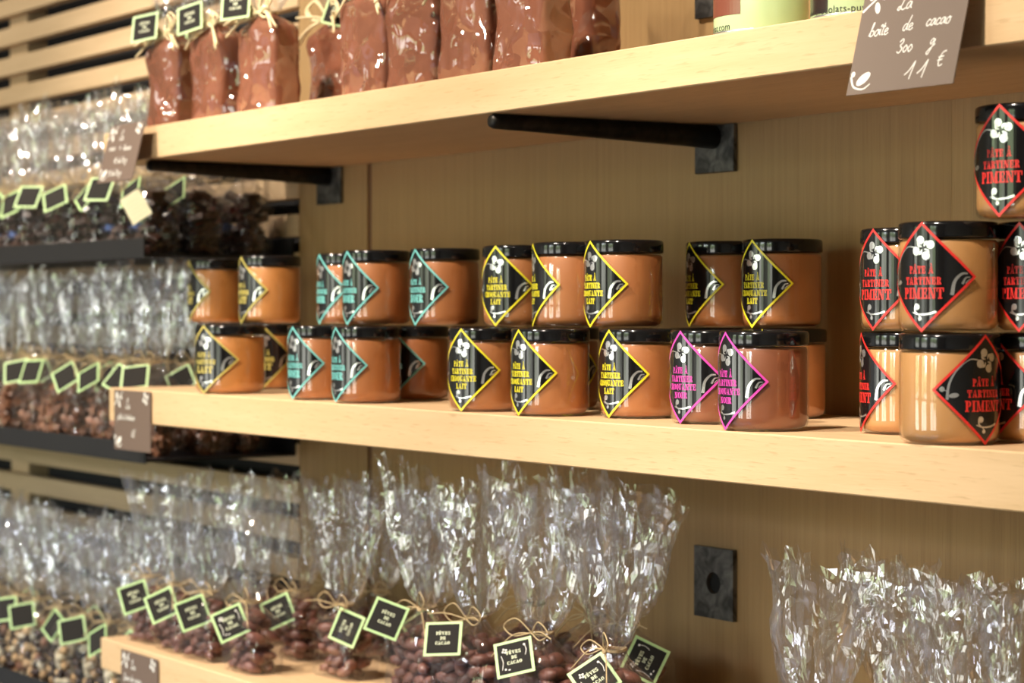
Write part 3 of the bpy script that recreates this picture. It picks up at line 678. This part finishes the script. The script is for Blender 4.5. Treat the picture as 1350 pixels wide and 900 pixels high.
def loft(rows, nphi, cap=True, split=None):
    """rows: list of functions phi -> (x, y, z)"""
    mb = MB(); vs = []; fs = []
    for row in rows: vs += [row(2 * math.pi * i / nphi, i) for i in range(nphi)]
    for r in range(len(rows) - 1):
        for i in range(nphi):
            j = (i + 1) % nphi; fs.append((r * nphi + i, r * nphi + j, (r + 1) * nphi + j, (r + 1) * nphi + i))
    if cap: fs.append(tuple(range(nphi - 1, -1, -1)))
    mb.add(vs, fs)
    if split: mb.mi = [1 if q // nphi >= split and q < (len(rows) - 1) * nphi else 0 for q in range(len(fs))]
    return mb
def sup(phi, a, b, n):
    c, s = math.cos(phi), math.sin(phi)
    return (a * math.copysign(abs(c) ** (2 / n), c), b * math.copysign(abs(s) ** (2 / n), s))
def sm(t): t = max(0, min(1, t)); return t * t * (3 - 2 * t)
def bag_rows(W_, D_, hf, ht, fw, fd, seed, nphi, body=True, flare=True, crumple=.0022, shoulder=.66, neck=.011, nb=13, nf=17, lean=(0, 0), rough=.0008, ridged=False):
    rg = random.Random(seed); ph = [rg.uniform(0, 6.28) for _ in range(8)]; tw = rg.uniform(-.5, .5)
    off = Vector((seed * 1.37, seed * .71, seed * 2.3)); rows = []
    topj = [rg.uniform(-1, 1) for _ in range(nphi)]
    def pleat(phi, s):
        q = phi + tw * s
        v = .5 * abs(math.sin(2.5 * q + ph[0])) + .35 * abs(math.sin(4 * q + ph[1])) + .3 * abs(math.sin(7.5 * q + ph[2] + s)) + .2 * math.sin(13 * q + ph[3])
        return v - .55
    jb = [[rg.uniform(-1, 1) for _ in range(nphi)] for _ in range(nb)]
    if body:
        for r in range(nb):
            t = r / (nb - 1); k = sm((t - shoulder) / (1 - shoulder))
            a = (W_ / 2) * (1 - k) + neck * k; b = (D_ / 2) * (1 - k) + neck * .8 * k
            n = 6 * (1 - k) + 2 * k
            if r == 0: a *= .95; b *= .95
            def f(phi, i, a=a, b=b, n=n, t=t, k=k, r=r):
                x, y = sup(phi, a, b, n); z = .0006 + t * hf
                if ridged:
                    w = Vector((x * 15, y * 15, z * 14)) + off; w += .5 * Vector((noise.noise(w * .7), noise.noise(w * .7 + Vector((9, 0, 0))), noise.noise(w * .7 + Vector((0, 9, 0)))))
                    d = crumple * (.8 - 3.0 * abs(noise.noise(w)) - .35 * abs(noise.noise(w * 2.3))) * min(1, t * 6) * (1 - .6 * k)
                else:
                    d = crumple * 1.6 * noise.noise(Vector((x * 55, y * 55, z * 45)) + off) * min(1, t * 6) * (1 - .6 * k)
                d += pleat(phi, 0) * min(a, .03) * .30 * k
                d += rough * jb[r][i] * min(1, t * 5) * (1 - k)
                L = math.hypot(x, y) or 1
                return (x * (1 + d / L), y * (1 + d / L), z + rough * jb[r][(i * 7 + 3) % nphi] * 1.5 * min(1, t * 6) * (1 - k) + .0012 * noise.noise(Vector((x * 40, y * 40, 3)) + off) * min(1, t * 3))
            rows.append(f)
    if flare:
        jit = [[Vector((rg.uniform(-1, 1), rg.uniform(-1, 1), rg.uniform(-1, 1))) for _ in range(nphi)] for _ in range(nf)]
        sk = rg.uniform(-.35, .35)
        for r in range(0 if not body else 1, nf):
            s = r / (nf - 1)
            a = neck + (fw / 2 - neck) * s ** .50; b = neck * .8 + (fd / 2 - neck * .8) * s ** .65
            def f(phi, i, a=a, b=b, s=s, r=r):
                x, y = sup(phi, a, b, 2 + 1.2 * s); z = hf + s * ht
                d = pleat(phi, s) * (.30 * a * (1 - s) + .015 * s)
                p = Vector((x, y, z))
                d += .016 * s ** .5 * noise.noise(Vector((x * 24, y * 24, z * 15)) + off) + .0034 * noise.noise(Vector((x * 52, y * 52, z * 30)) + off)
                L = math.hypot(x, y) or 1; q = jit[r][i] * (.0004 + .0008 * s)
                zz = z + s * s * (.018 * noise.noise(Vector((math.cos(phi) * 1.8, math.sin(phi) * 1.8, seed))) + .004 * topj[i] + .008 * abs(math.cos(phi)) + sk * x - .006)
                return (x * (1 + d / L) + lean[0] * s + q.x, y * (1 + d / L) + lean[1] * s + q.y, zz + q.z)
            rows.append(f)
    return rows
CLS = {   # width, depth, neck height, flare height, flare width, flare depth
    'small_bean': (.088, .054, .094, .145, .122, .050),
    'big_bean': (.104, .066, .130, .150, .136, .056),
    'tray_tall': (.086, .060, .140, .135, .104, .046),
    'tray_low': (.086, .056, .122, .125, .104, .044),
}
FILM = {}
for ci, (cn, p) in enumerate(CLS.items()):
    FILM[cn] = [loft(bag_rows(*p, seed=11 + 7 * ci + k, nphi=52, nf=15, lean=((-.012, .004), (.012, -.004), (.0, .006), (-.02, .0))[k % 4]), 52, split=9).mesh('film', [M['film_taut'], M['film']]) for k in range(4)]

def tie_mesh(hf, r, seed, m_, big=1.0, strands=1):
    rg = random.Random(seed); mb = MB()
    for w in range(2 + strands):
        z = hf + rg.uniform(-.0025, .0025)
        mb.tube([(.0128 * math.cos(a * .5236), .0118 * math.sin(a * .5236), z + .0008 * math.sin(a)) for a in range(13)], r, 5)
    for s_ in range(strands):
        for sx in (-1, 1):
            L = rg.uniform(.026, .040) * big; dz = rg.uniform(-.006, .014) * big
            mb.tube(curve_pts([(0, -.0135, hf), (sx * L * .5, -.020, hf + .010 + dz), (sx * L, -.022, hf + dz), (sx * L * .6, -.021, hf - .007 + dz * .5), (0, -.0145, hf)], 6), r, 5)
            L = rg.uniform(.030, .055) * big; dz = rg.uniform(-.034, .006) * big
            mb.tube(curve_pts([(0, -.0135, hf), (sx * L * .5, -.022, hf + dz * .3 + .004), (sx * L, -.026 - rg.uniform(0, .012), hf + dz)], 6), r, 5)
    return mb.mesh('tie', m_, True)
TIE = {cn: [tie_mesh(p[2], .00075, 31 + k, M['twine']) for k in range(3)] for cn, p in CLS.items()}

# diamond tag hung by its top corner at the origin, facing -Y
TD = .0300
def tag_meshes():
    h = TD; card = MB()
    for y0, y1 in ((0, .0006),):
        d = [(0, 0), (h, -h), (0, -2 * h), (-h, -h)]
        vs = [(x, y0, z) for x, z in d] + [(x, y1, z) for x, z in d]
        card.add(vs, [(0, 3, 2, 1), (4, 5, 6, 7), (0, 1, 5, 4), (1, 2, 6, 5), (2, 3, 7, 6), (3, 0, 4, 7)])
    i = h - .0046
    pr = MB().add([(0, -.0003, -h + i), (i, -.0003, -h), (0, -.0003, -h - i), (-i, -.0003, -h)], [(0, 3, 2, 1)])
    q = lambda u, v: ((u - v) * .70711, -.0006, -h + (u + v) * .70711)
    tx = slab('FÈVES', 0, .0066, .0040, .0165) + slab('DE', 0, .0005, .0040, .0064) + slab('CACAO', 0, -.0056, .0040, .0165)
    lt = flat_mb(tx, q)
    on = lauburu(-.0098, .0098, .0034) + stroke(curve_pts([(-.014, .0045), (-.0125, -.004), (-.0142, -.0125)], 6), .0006) + disc(-.0105, -.0125, .0011, 8) + disc(-.0065, -.0137, .0014, 8, .0007)
    on += stroke(curve_pts([(.0132, .0125), (.0142, .006), (.0125, .0)], 6), .0006) + disc(.0125, .0128, .0013, 8)
    sc = MB()
    for k, w in ((.005, .013), (-.001, .009), (-.007, .014)):
        for p in rc(-w / 2, k - .0012, w / 2, k + .0012): sc.add([q(u, v) for u, v in p], [(0, 1, 2, 3)])
    return (card.mesh('tag', M['tag_green']), pr.mesh('tag_print', M['paper_dark']), lt.mesh('lettering', M['tag_text']), flat_mb(on, q).mesh('ornament', M['chalk']), sc.mesh('lettering', M['tag_text']))
TAG, TAGP, TAGL, TAGO, TAGS = tag_meshes()
def add_tag(e, loc, rot, text=True, orn=False):
    t = link('tag', TAG, e, loc=loc, rot=rot, label='green bordered diamond tag')
    link('tag_print', TAGP, t, label='black tag face')
    if text: link('lettering', TAGL, t, label='pale lettering')
    if orn: link('ornament', TAGO, t, kind='stuff', label='white printed ornament')
    return t

# ================================================================== fillings
def pack_pts(W_, D_, H_, sx, sy, sz, rg, mound=.0):
    o = []; z = sz * .55; r = 0
    while z < H_ + mound:
        kx = 1 if z < H_ else .6
        nx = max(1, round(W_ * kx / sx)); ny = max(1, round(D_ * kx / sy))
        for i in range(nx):
            for j in range(ny):
                x = (i + .5 + (.25 if r % 2 else -.25) * (nx > 1)) / nx * W_ * kx - W_ * kx / 2; y = (j + .5) / ny * D_ * kx - D_ * kx / 2
                x = max(-W_ / 2 + .002, min(W_ / 2 - .002, x + rg.uniform(-.2, .2) * sx)); y = y + rg.uniform(-.18, .18) * sy
                o.append((x, max(-D_ / 2, min(D_ / 2, y)), z + rg.uniform(-.15, .15) * sz, i in (0, nx - 1) or j in (0, ny - 1)))
        z += sz; r += 1
    return o
def filling_mesh(kind, cn, seed):
    W_, D_, hf = CLS[cn][:3]; rg = random.Random(seed); mb = MB()
    if kind == 'cluster':
        for x, y, z, outer in pack_pts(W_ - .026, D_ - .024, hf * .62, .019, .018, .016, rg, .012):
            if outer or z > hf * .5: lump(mb, ICO2, (x, y, z), (rg.uniform(.009, .0125), rg.uniform(.008, .011), rg.uniform(.008, .011)), rnd_rot(rg), .75, rg.uniform(0, 50))
        return mb.mesh('filling', [M['cluster']])
    if kind == 'nuts':
        for x, y, z, outer in pack_pts(W_ - .020, D_ - .020, hf * .66, .0155, .0155, .013, rg, .012):
            if not (outer or z > hf * .5): continue
            c = rg.random()
            if c < .34: lump(mb, ICO2, (x, y, z), (.0075, .0072, .0072), rnd_rot(rg), .06, rg.uniform(0, 50), 0)
            elif c < .58: lump(mb, ICO2, (x, y, z), (.0125, .0075, .0045), rnd_rot(rg), .12, rg.uniform(0, 50), 1)
            elif c < .84: lump(mb, ICO1, (x, y, z), (.0095, .0085, .006), rnd_rot(rg), .5, rg.uniform(0, 50), 2)
            else: lump(mb, ICO2, (x, y, z), (.010, .008, .007), rnd_rot(rg), .5, rg.uniform(0, 50), 3)
        return mb.mesh('filling', [M['nut'], M['almond'], M['dark_choc'], M['cluster']], True)
    for x, y, z, outer in pack_pts(W_ - .024, D_ - .022, hf * .80, .020, .018, .016, rg, .006):
        if not (outer or z > hf * .5): continue
        c = rg.random(); mi = 0 if c < .80 else (1 if c < .83 else (2 if c < .88 else (3 if c < .95 else 4)))
        Mx = rnd_rot(rg, .5, math.pi).to_matrix(); k = MB().box(-.012, -.0075, -.0055, .012, .0075, .0055, bev=.0012)
        mb.add([Vector((x, y, z)) + Mx @ Vector(v) for v in k.v], k.f, mi)
    return mb.mesh('filling', [M['dark_choc'], M['red_wrap'], M['blue_wrap'], M['foil'], M['almond']])
FILL = {('cluster', 'tray_tall'): [filling_mesh('cluster', 'tray_tall', 5 + k) for k in range(3)],
        ('nuts', 'tray_tall'): [filling_mesh('nuts', 'tray_tall', 15 + k) for k in range(3)],
        ('dark', 'tray_low'): [filling_mesh('dark', 'tray_low', 25 + k) for k in range(3)]}
def bag(cn, x, y, z, yaw, k, label, group, filling=None, tag=None, tie=True, tag_text=True, scale=1.0):
    """a cellophane bag with its film, tie, tag and filling"""
    e = link('cellophane_bag', None, loc=(x, y, z + .0002), rot=(0, 0, yaw), label=label, cat='bag', group=group)
    if scale != 1: e.scale = (scale,) * 3
    link('film', FILM[cn][k % 4], e)
    if tie: link('tie', TIE[cn][k % 3], e, label='beige raffia tie')
    if filling: link('filling', FILL[filling, cn][k % 3], e, kind='stuff')
    if tag:
        loc, rot, orn = tag; add_tag(e, loc, rot, tag_text, orn)
    return e
rg = random.Random(4)
def ordn(i): return ('first', 'second', 'third', 'fourth', 'fifth', 'sixth', 'seventh', 'eighth', 'ninth', 'tenth', 'eleventh', 'twelfth')[i]
def fill_tray(kind, cn, what, which, x_end, zt, ncol, rows, pitch=.094):
    hf = CLS[cn][2]
    for c in range(ncol):
        for r_, y in enumerate(rows):
            if r_ == len(rows) - 1 and c > 4: continue
            x = x_end - pitch * (c + .5) + rg.uniform(-.006, .006)
            pos = 'at the right end' if c == 0 else '%s from the right' % ordn(c)
            row = ('front row', 'second row', 'back row')[r_]
            tg = None
            if r_ == 0: tg = ((rg.uniform(-.012, .012), -.016, hf - .002), (R(-rg.uniform(20, 44)), R(rg.uniform(4, 40)) * rg.choice((1, 1, 1, -.5)), R(rg.uniform(0, 40))), False)
            elif r_ == 1 and c % 3 == 0: tg = ((rg.uniform(-.01, .01), -.016, hf - .002), (R(-28), R(rg.uniform(4, 40)), R(rg.uniform(0, 40))), False)
            bag(cn, x, y + rg.uniform(-.004, .004), zt + .004, rg.uniform(-.12, .12), c * 2 + r_ + rg.randrange(4),
                'bag of %s %s, %s of the %s black tray' % (what, pos, row, which), 'bags of %s on the %s tray' % (what, which), kind, tg, tag_text=False)
fill_tray('dark', 'tray_low', 'dark chocolates', 'upper', -.944, 1.428, 10, (-.208, -.136, -.060))
fill_tray('cluster', 'tray_tall', 'brown clusters', 'middle', -.942, 1.129, 10, (-.206, -.134, -.058))
fill_tray('nuts', 'tray_tall', 'mixed nuts', 'lowest', -.996, 0.728, 10, (-.206, -.134, -.058))

# ================================================================== bags of cocoa beans on the bottom shelf
BEANV = []
for k in range(4):
    mb = MB(); vs = []
    for p in ICO2[0]:
        q = Vector(p); t = 1 - .22 * max(0, q.x) ** 2
        w = 1 + .10 * noise.noise(q * 2.2 + Vector((k * 5, 0, 0)))
        vs.append((q.x * .0146 * w, q.y * .0090 * t * w, q.z * .0074 * t * w))
    mb.add(vs, ICO2[1]); BEANV.append(mb.mesh('cocoa_bean', M['bean'], True))
BG = 'bags of cocoa beans on the bottom oak shelf'
BEANBAGS = [   # class, x, y, yaw, film, tag rotation (tilt, roll, yaw) or None, ornament, label, bean priority
    ('big_bean', .172, -.245, -.20, 0, ((0.004, -.018, .128), (R(-34), R(4), R(46)), True), 'large bag of cocoa beans with a big readable tag hanging straight down', 3),
    ('big_bean', .040, -.243, .05, 1, ((0.004, -.018, .128), (R(-38), R(22), R(16)), True), 'large tagged bag of cocoa beans, second from right in the front group', 4),
    ('big_bean', -.085, -.244, .10, 2, ((-.002, -.018, .128), (R(-44), R(32), R(10)), False), 'large bag of cocoa beans with a steeply tilted tag, third from right in front', 5),
    ('big_bean', -.200, -.236, .0, 3, ((-.006, -.020, .128), (R(-46), R(56), R(8)), False), 'large bag of cocoa beans with its tag sticking out left, leftmost of the front group', 5),
    ('big_bean', .035, -.125, .25, 1, ((.034, -.024, .122), (R(-20), R(-18), R(44)), True), 'large bag of cocoa beans by the wall with a tag turned right', 4),
    ('big_bean', -.035, -.112, -.1, 3, None, 'large bag of cocoa beans by the wall behind the front group', 0),
    ('big_bean', -.155, -.112, .15, 0, None, 'large bag of cocoa beans by the wall behind the left of the front group', 0),
    ('small_bean', -.905, -.252, .05, 2, ((.004, -.016, .092), (R(-24), R(22), R(36)), False), 'small bag of cocoa beans leftmost on the bottom shelf', 5),
    ('small_bean', -.812, -.254, -.05, 0, ((.002, -.016, .092), (R(-24), R(16), R(40)), False), 'small bag of cocoa beans second from the left on the bottom shelf', 5),
    ('small_bean', -.718, -.256, .1, 1, ((.006, -.016, .092), (R(-24), R(22), R(42)), False), 'small bag of cocoa beans third from the left with two overlapping tags', 5),
    ('small_bean', -.598, -.254, .0, 3, ((-.004, -.018, .092), (R(-24), R(18), R(44)), True), 'small bag of cocoa beans with a readable square tag, front row left of centre', 5),
    ('small_bean', -.490, -.176, .1, 2, ((.014, -.018, .094), (R(-20), R(-28), R(30)), False), 'small bag of cocoa beans with a tag pointing up right, beside the front group', 5),
    ('small_bean', -.655, -.150, -.1, 1, ((-.004, -.018, .092), (R(-24), R(16), R(40)), False), 'small bag of cocoa beans half hidden between two tagged bags', 3),
    ('small_bean', -.43, -.072, .0, 0, ((.004, -.018, .092), (R(-22), R(8), R(40)), False), 'small bag of cocoa beans by the wall behind the leftmost large bag', 3),
    ('small_bean', -.800, -.120, .1, 3, None, 'small bag of cocoa beans in the back row at the left end', 0),
    ('small_bean', -.690, -.075, .0, 2, None, 'small bag of cocoa beans in the back row left of centre', 0),
    ('small_bean', -.590, -.060, .2, 1, None, 'small bag of cocoa beans in the back row near the wall', 0),
    ('small_bean', .438, -.215, .10, 1, None, 'bag with an open flared top left of the other bags at the lower right', 0),
    ('small_bean', .440, -.105, -.15, 3, None, 'bag with a flared top by the wall behind the lower right front bags', 0),
    ('small_bean', .535, -.185, .05, 2, None, 'bag with a flared top in the middle at the lower right', 0),
    ('small_bean', .600, -.100, .10, 0, None, 'bag with a pointed flared top by the wall at the lower right', 0),
    ('small_bean', .642, -.215, -.05, 3, None, 'bag with a flared top at the lower right corner', 0),
]
BEANNAME = ['large bag with the big straight hanging tag', 'large bag with tag, second from right in the front group', 'large bag with the steeply tilted tag', 'large bag with its tag sticking out left',
            'large bag by the wall with tag turned right', '', '', 'leftmost small bag', 'second small bag from the left', 'third small bag with two overlapping tags', 'small bag with the readable square tag',
            'small bag with its tag pointing up right', 'small bag half hidden between two tagged bags', 'small bag by the wall behind the large bags'] + [''] * 12
cands, rest_ = [], []
for bi, (cn, x, y, yaw, k, tg, lab, pri) in enumerate(BEANBAGS):
    W_, D_, hf = CLS[cn][:3]
    bag(cn, x, y, ZL, yaw, k, lab, BG, None, tg)
    rb = random.Random(900 + bi); Mz = Matrix.Rotation(yaw, 3, 'Z')
    # beans: dark inner heap so the bag is full, and single beans against the film
    for px, py, pz, outer in pack_pts(W_ - .022, D_ - .018, hf * (.66 if cn == 'small_bean' else .70), .0200, .0160, .0132, rb, .012):
        if not outer and pz < hf * .6: continue
        w = Vector((x, y, ZL + .0015)) + Mz @ Vector((px, py, pz))
        rot = Euler((rb.uniform(-.5, .5), rb.uniform(-.6, .6), yaw + (rb.uniform(-.7, .7) if abs(py) > D_ * .2 else 1.57 + rb.uniform(-.6, .6))))
        n = (Mz @ Vector((px / W_, py / D_, 0))); facing = n.dot((CAM - w).normalized()) > .05 or pz > hf * .55
        shown = facing and pri and not (cn == 'big_bean' and pz < hf * .30)
        (cands if shown else rest_).append((-pri, (w - CAM).length, w, rot, bi, rb.randrange(4)))
cands.sort(key=lambda c: (c[0], c[1]))
for c in cands[:300]:
    bi = c[4]
    link('cocoa_bean', BEANV[c[5]], None, loc=c[2], rot=c[3], cat='cocoa bean', group='cocoa beans in bean bag %d' % (bi + 1),
         label='roasted cocoa bean in the ' + BEANNAME[bi])
mb = MB()
for c in cands[300:] + rest_:
    Mx = c[3].to_matrix()
    base = ICO1 
    mb.add([c[2] + Mx @ Vector((p[0] * .0146, p[1] * .0090, p[2] * .0074)) for p in base[0]], base[1])
obj('cocoa_beans', mb, M['bean'], smooth=True, kind='stuff', label='remaining roasted cocoa beans filling the clear bags on the bottom shelf', cat='cocoa beans')

# ================================================================== cocoa powder packs on the upper shelf
PW, PD, PH = .100, .046, .132
PACK = []
for k in range(4):
    rows = bag_rows(PW, PD, PH, .05, .08, .04, 70 + k, 72, flare=False, crumple=.0036, shoulder=.82, neck=.012, nb=34, rough=.0, ridged=True)
    PACK.append((loft(rows, 72).mesh('pack_body', M['powder'], True),
                 loft(bag_rows(PW, PD, PH, .06, .085, .04, 80 + k, 56, body=False), 56, cap=False).mesh('film_top', M['film'])))
RAF = [tie_mesh(PH, .0016, 50 + k, M['raffia'], 1.25, 3) for k in range(3)]
PG = 'brown cocoa powder packs on the upper shelf'
PACKS = [(-.838, -.250, .02, 'brown cocoa powder pack at the left end of the upper shelf', 1),
         (-.868, -.188, .0, 'brown cocoa powder pack peeking out behind the leftmost pack', 1),
         (-.702, -.250, -.03, 'brown cocoa powder pack second in the front row from the left', 1),
         (-.565, -.248, .04, 'brown cocoa powder pack third from the left with a green tag at its top left', 1),
         (-.570, -.140, .0, 'shaded brown cocoa powder pack set back left of the upper shelf middle', 1),
         (-.292, -.250, .0, 'brown cocoa powder pack beside the shaded set back one', 0),
         (-.188, -.250, .02, 'brown cocoa powder pack fifth in the front row from the left', 0),
         (-.077, -.250, .0, 'brown cocoa powder pack sixth in the front row, left of the widest one', 0),
         (.031, -.250, .0, 'cocoa powder pack with full front and side in view, right end of front row', 0),
         (-.035, -.135, .0, 'dark shaded cocoa powder pack set back at the right end of the packs', 0)]
for i, (x, y, yaw, lab, top) in enumerate(PACKS):
    e = link('cocoa_pack', None, loc=(x, y, ZUT + .0002), rot=(0, 0, yaw), label=lab, cat='cocoa pack', group=PG)
    link('pack_body', PACK[i % 4][0], e); link('film_top', PACK[i % 4][1], e)
    link('tie', RAF[i % 3], e, label='pale raffia tie')
    rr = [(R(-24), R(34), R(14)), (R(-22), R(30), R(8)), (R(-20), R(30), R(16)), (R(-22), R(38), R(18)), (R(-14), R(-30), R(38))][i % 5]
    if top: add_tag(e, (-.012 if i != 4 else .012, -.018, PH + .034), rr, True, False)

# ================================================================== cocoa tins
def tin(x, y, face, label, dark):
    """face: bearing from which the wording starts"""
    e = link('cocoa_tin', None, loc=(x, y, ZUT + .0002), rot=(0, 0, R(face)), label=label, cat='tin', group='green cocoa tins')
    r, h = .0445, .135
    obj('tin_body', MB().lathe([(0, .0004), (.042, 0), (.0440, .0004), (.0447, .0016), (.0445, .003), (r, h), (0, h)], 56), M['tin_green'], e, smooth=True)
    obj('lid', MB().lathe([(r, h - .001), (r + .0012, h - .001), (r + .0012, h + .012), (r - .002, h + .014), (0, h + .0135)], 56), M['tin_green'], e, smooth=True)
    obj('rim', MB().lathe([(.0442, .0002), (.0451, .0012), (.0446, .0026)], 56), M['tin_rim'], e, smooth=True)
    p = MB(); a0, a1, zb, m_ = (-75, 15, .0165, M['tin_brown']) if not dark else (-48, -6, .004, M['tin_dark'])
    for k in range(18):
        A, B = R(a0 + (a1 - a0) * k / 18), R(a0 + (a1 - a0) * (k + 1) / 18)
        p.add([(.0447 * math.sin(t), -.0447 * math.cos(t), z) for t, z in ((A, zb), (B, zb), (B, .12), (A, .12))], [(0, 1, 2, 3)])
    obj('print_panel', p, m_, e, label='dark printed panel' if dark else 'brown printed panel')
    cu = bpy.data.curves.new('wording', 'FONT'); cu.body = 'www.chocolats-puyodebat.com'; cu.size = .0092; cu.space_character = 1.06
    to = bpy.data.objects.new('wording', cu); COL.objects.link(to); bpy.context.view_layer.update()
    me = to.evaluated_get(bpy.context.evaluated_depsgraph_get()).to_mesh()
    pts = [v.co.copy() for v in me.vertices]; fs = [tuple(f.vertices) for f in me.polygons]
    to.to_mesh_clear(); bpy.data.objects.remove(to)
    wmax = max(q.x for q in pts); mb = MB()
    for q in pts: q.x *= .121 / wmax
    sft = -.121 if not dark else -.045
    mb.add([(.0448 * math.sin((q.x + sft) / .0446), -.0448 * math.cos((q.x + sft) / .0446), .0030 + q.y) for q in pts], fs)
    obj('wording', mb, M['ink_black'], e, label='black web address lettering')
tin(.400, -.2495, 8, 'green cocoa tin with a brown panel, left one of the two', False)
tin(.532, -.2495, 12, 'green cocoa tin with a dark stripe, partly behind the large price card', True)

# ================================================================== price cards
def card(x, y, ztop, w, h, lean, lines, label, m_, gap=0.0, rise=0.0):
    e = link('price_card', None, loc=(x, y, ztop), rot=(-lean, 0, 0), label=label, cat='price card')
    obj('card', MB().box(-w / 2, -.0005, -h, w / 2, .0005, 0), m_, e)
    wr = []
    for tx, u, v, s_, pw in lines: wr += hand(tx, u - w / 2, -v, s_, pw, rise=rise)
    f = lambda u, v: (u, -.0008, v)
    obj('handwriting', flat_mb(wr, f), M['chalk'], e, label='white handwriting')
    on = stroke(curve_pts([(-w / 2 + .001, -.022), (-w / 2 + .012, -.014), (-w / 2 + .030, -.002)], 6), .0022, .0012)
    on += disc(-w / 2 + .010, -.008, .0052, 10, .0034, 1.2) + disc(-w / 2 + .018, -.020, .0055, 10, .003, -1.2) + disc(-w / 2 + .024, -.011, .0028, 10)
    on += lauburu(w / 2 - .016, -.010, .0095)
    on += disc(-w / 2 + .004, -h + .018, .0025, 10) + stroke(curve_pts([(-w / 2 + .002, -h + .016), (-w / 2 + .007, -h + .007), (-w / 2 + .018, -h + .004), (-w / 2 + .026, -h + .008)], 6), .002, .001) + disc(-w / 2 + .017, -h + .013, .0085, 12, .0042, .55)
    obj('ornament', flat_mb(on, lambda u, v: (u, -.0007, v)), M['chalk'], e, kind='stuff', label='white printed flower ornament')
    # clip reaching back to the shelf edge
    c = Vector((0, YS - y, 0)); zz = -.014
    inv = Matrix.Rotation(lean, 3, 'X')
    a = inv @ Vector((0, YS - y - .0002, zz)); 
    obj('clip', MB().box(-.006, .0005, zz - .004, .006, max(.0008, a.y), zz + .004), M['clip'], e)
    return e
mm = .001
card(.664, -.3125, 1.6215, .120, .095, R(14.5), [('La', 42 * mm, 25 * mm, 6.2 * mm, .95 * mm), ('boîte', 14 * mm, 45 * mm, 5.6 * mm, .95 * mm), ('de', 52 * mm, 44 * mm, 5.8 * mm, .95 * mm), ('cacao', 78 * mm, 43 * mm, 5.6 * mm, .95 * mm),
     ('300', 50 * mm, 63 * mm, 6.2 * mm, .95 * mm), ('g', 86 * mm, 61 * mm, 6.4 * mm, .95 * mm), ('1', 66 * mm, 87 * mm, 7.2 * mm, 1.0 * mm), ('1', 80 * mm, 87 * mm, 7.2 * mm, 1.0 * mm), ('€', 98 * mm, 79 * mm, 6.6 * mm, 1.0 * mm)],
     'large taupe price card reading boîte de cacao on the upper shelf edge', M['sign_card_pale'])
card(-.852, -.3135, 1.6125, .114, .085, R(14.5), [('Le', 42 * mm, 24 * mm, 5 * mm, .9 * mm), ("cacao", 14 * mm, 38 * mm, 4.2 * mm, .9 * mm), ('à', 48 * mm, 38 * mm, 4.2 * mm, .9 * mm), ("l'ancienne" if False else 'lancien', 62 * mm, 40 * mm, 4.2 * mm, .9 * mm),
     ('1€ de 250 g', 40 * mm, 58 * mm, 4.2 * mm, .9 * mm), ('3€ de 250 g', 30 * mm, 76 * mm, 4.2 * mm, .9 * mm)],
     'brown price card with four handwritten lines at the left end of the upper shelf', M['sign_card'])
card(-.868, -.3012, 1.2365, .120, .085, 0.0, [('La', 40 * mm, 26 * mm, 5 * mm, 1.0 * mm), ('pâte à tartiner', 12 * mm, 42 * mm, 4.6 * mm, 1.0 * mm), ('6€', 58 * mm, 66 * mm, 6 * mm, 1.0 * mm)],
     'brown price card reading pâte à tartiner at the left end of the middle shelf', M['sign_card'])
card(-.847, -.3012, .8655, .120, .085, 0.0, [('Les', 34 * mm, 24 * mm, 4.6 * mm, 1.0 * mm), ('fèves de cacao', 10 * mm, 42 * mm, 4.6 * mm, 1.0 * mm), ('5€', 54 * mm, 62 * mm, 5.5 * mm, 1.0 * mm)],
     'brown price card on the front of the bottom shelf under the bean bags', M['sign_card'])
# cream sticker hanging among the dark chocolate bags
e = link('cream_ticket', None, loc=(-.925, -.268, 1.500), rot=(R(-10), R(-32), R(45)), label='small cream ticket hanging under the upper left price card', cat='ticket')
obj('ticket_card', MB().box(-.017, -.0005, -.022, .017, .0005, .022), M['cream_label'], e)
obj('printed_lines', flat_mb(sum([rc(-.012, .012 - .006 * k, .012 - .003 * (k % 2), .0132 - .006 * k) for k in range(5)], []), lambda u, v: (u, -.0008, v)), M['tag_text'], e)
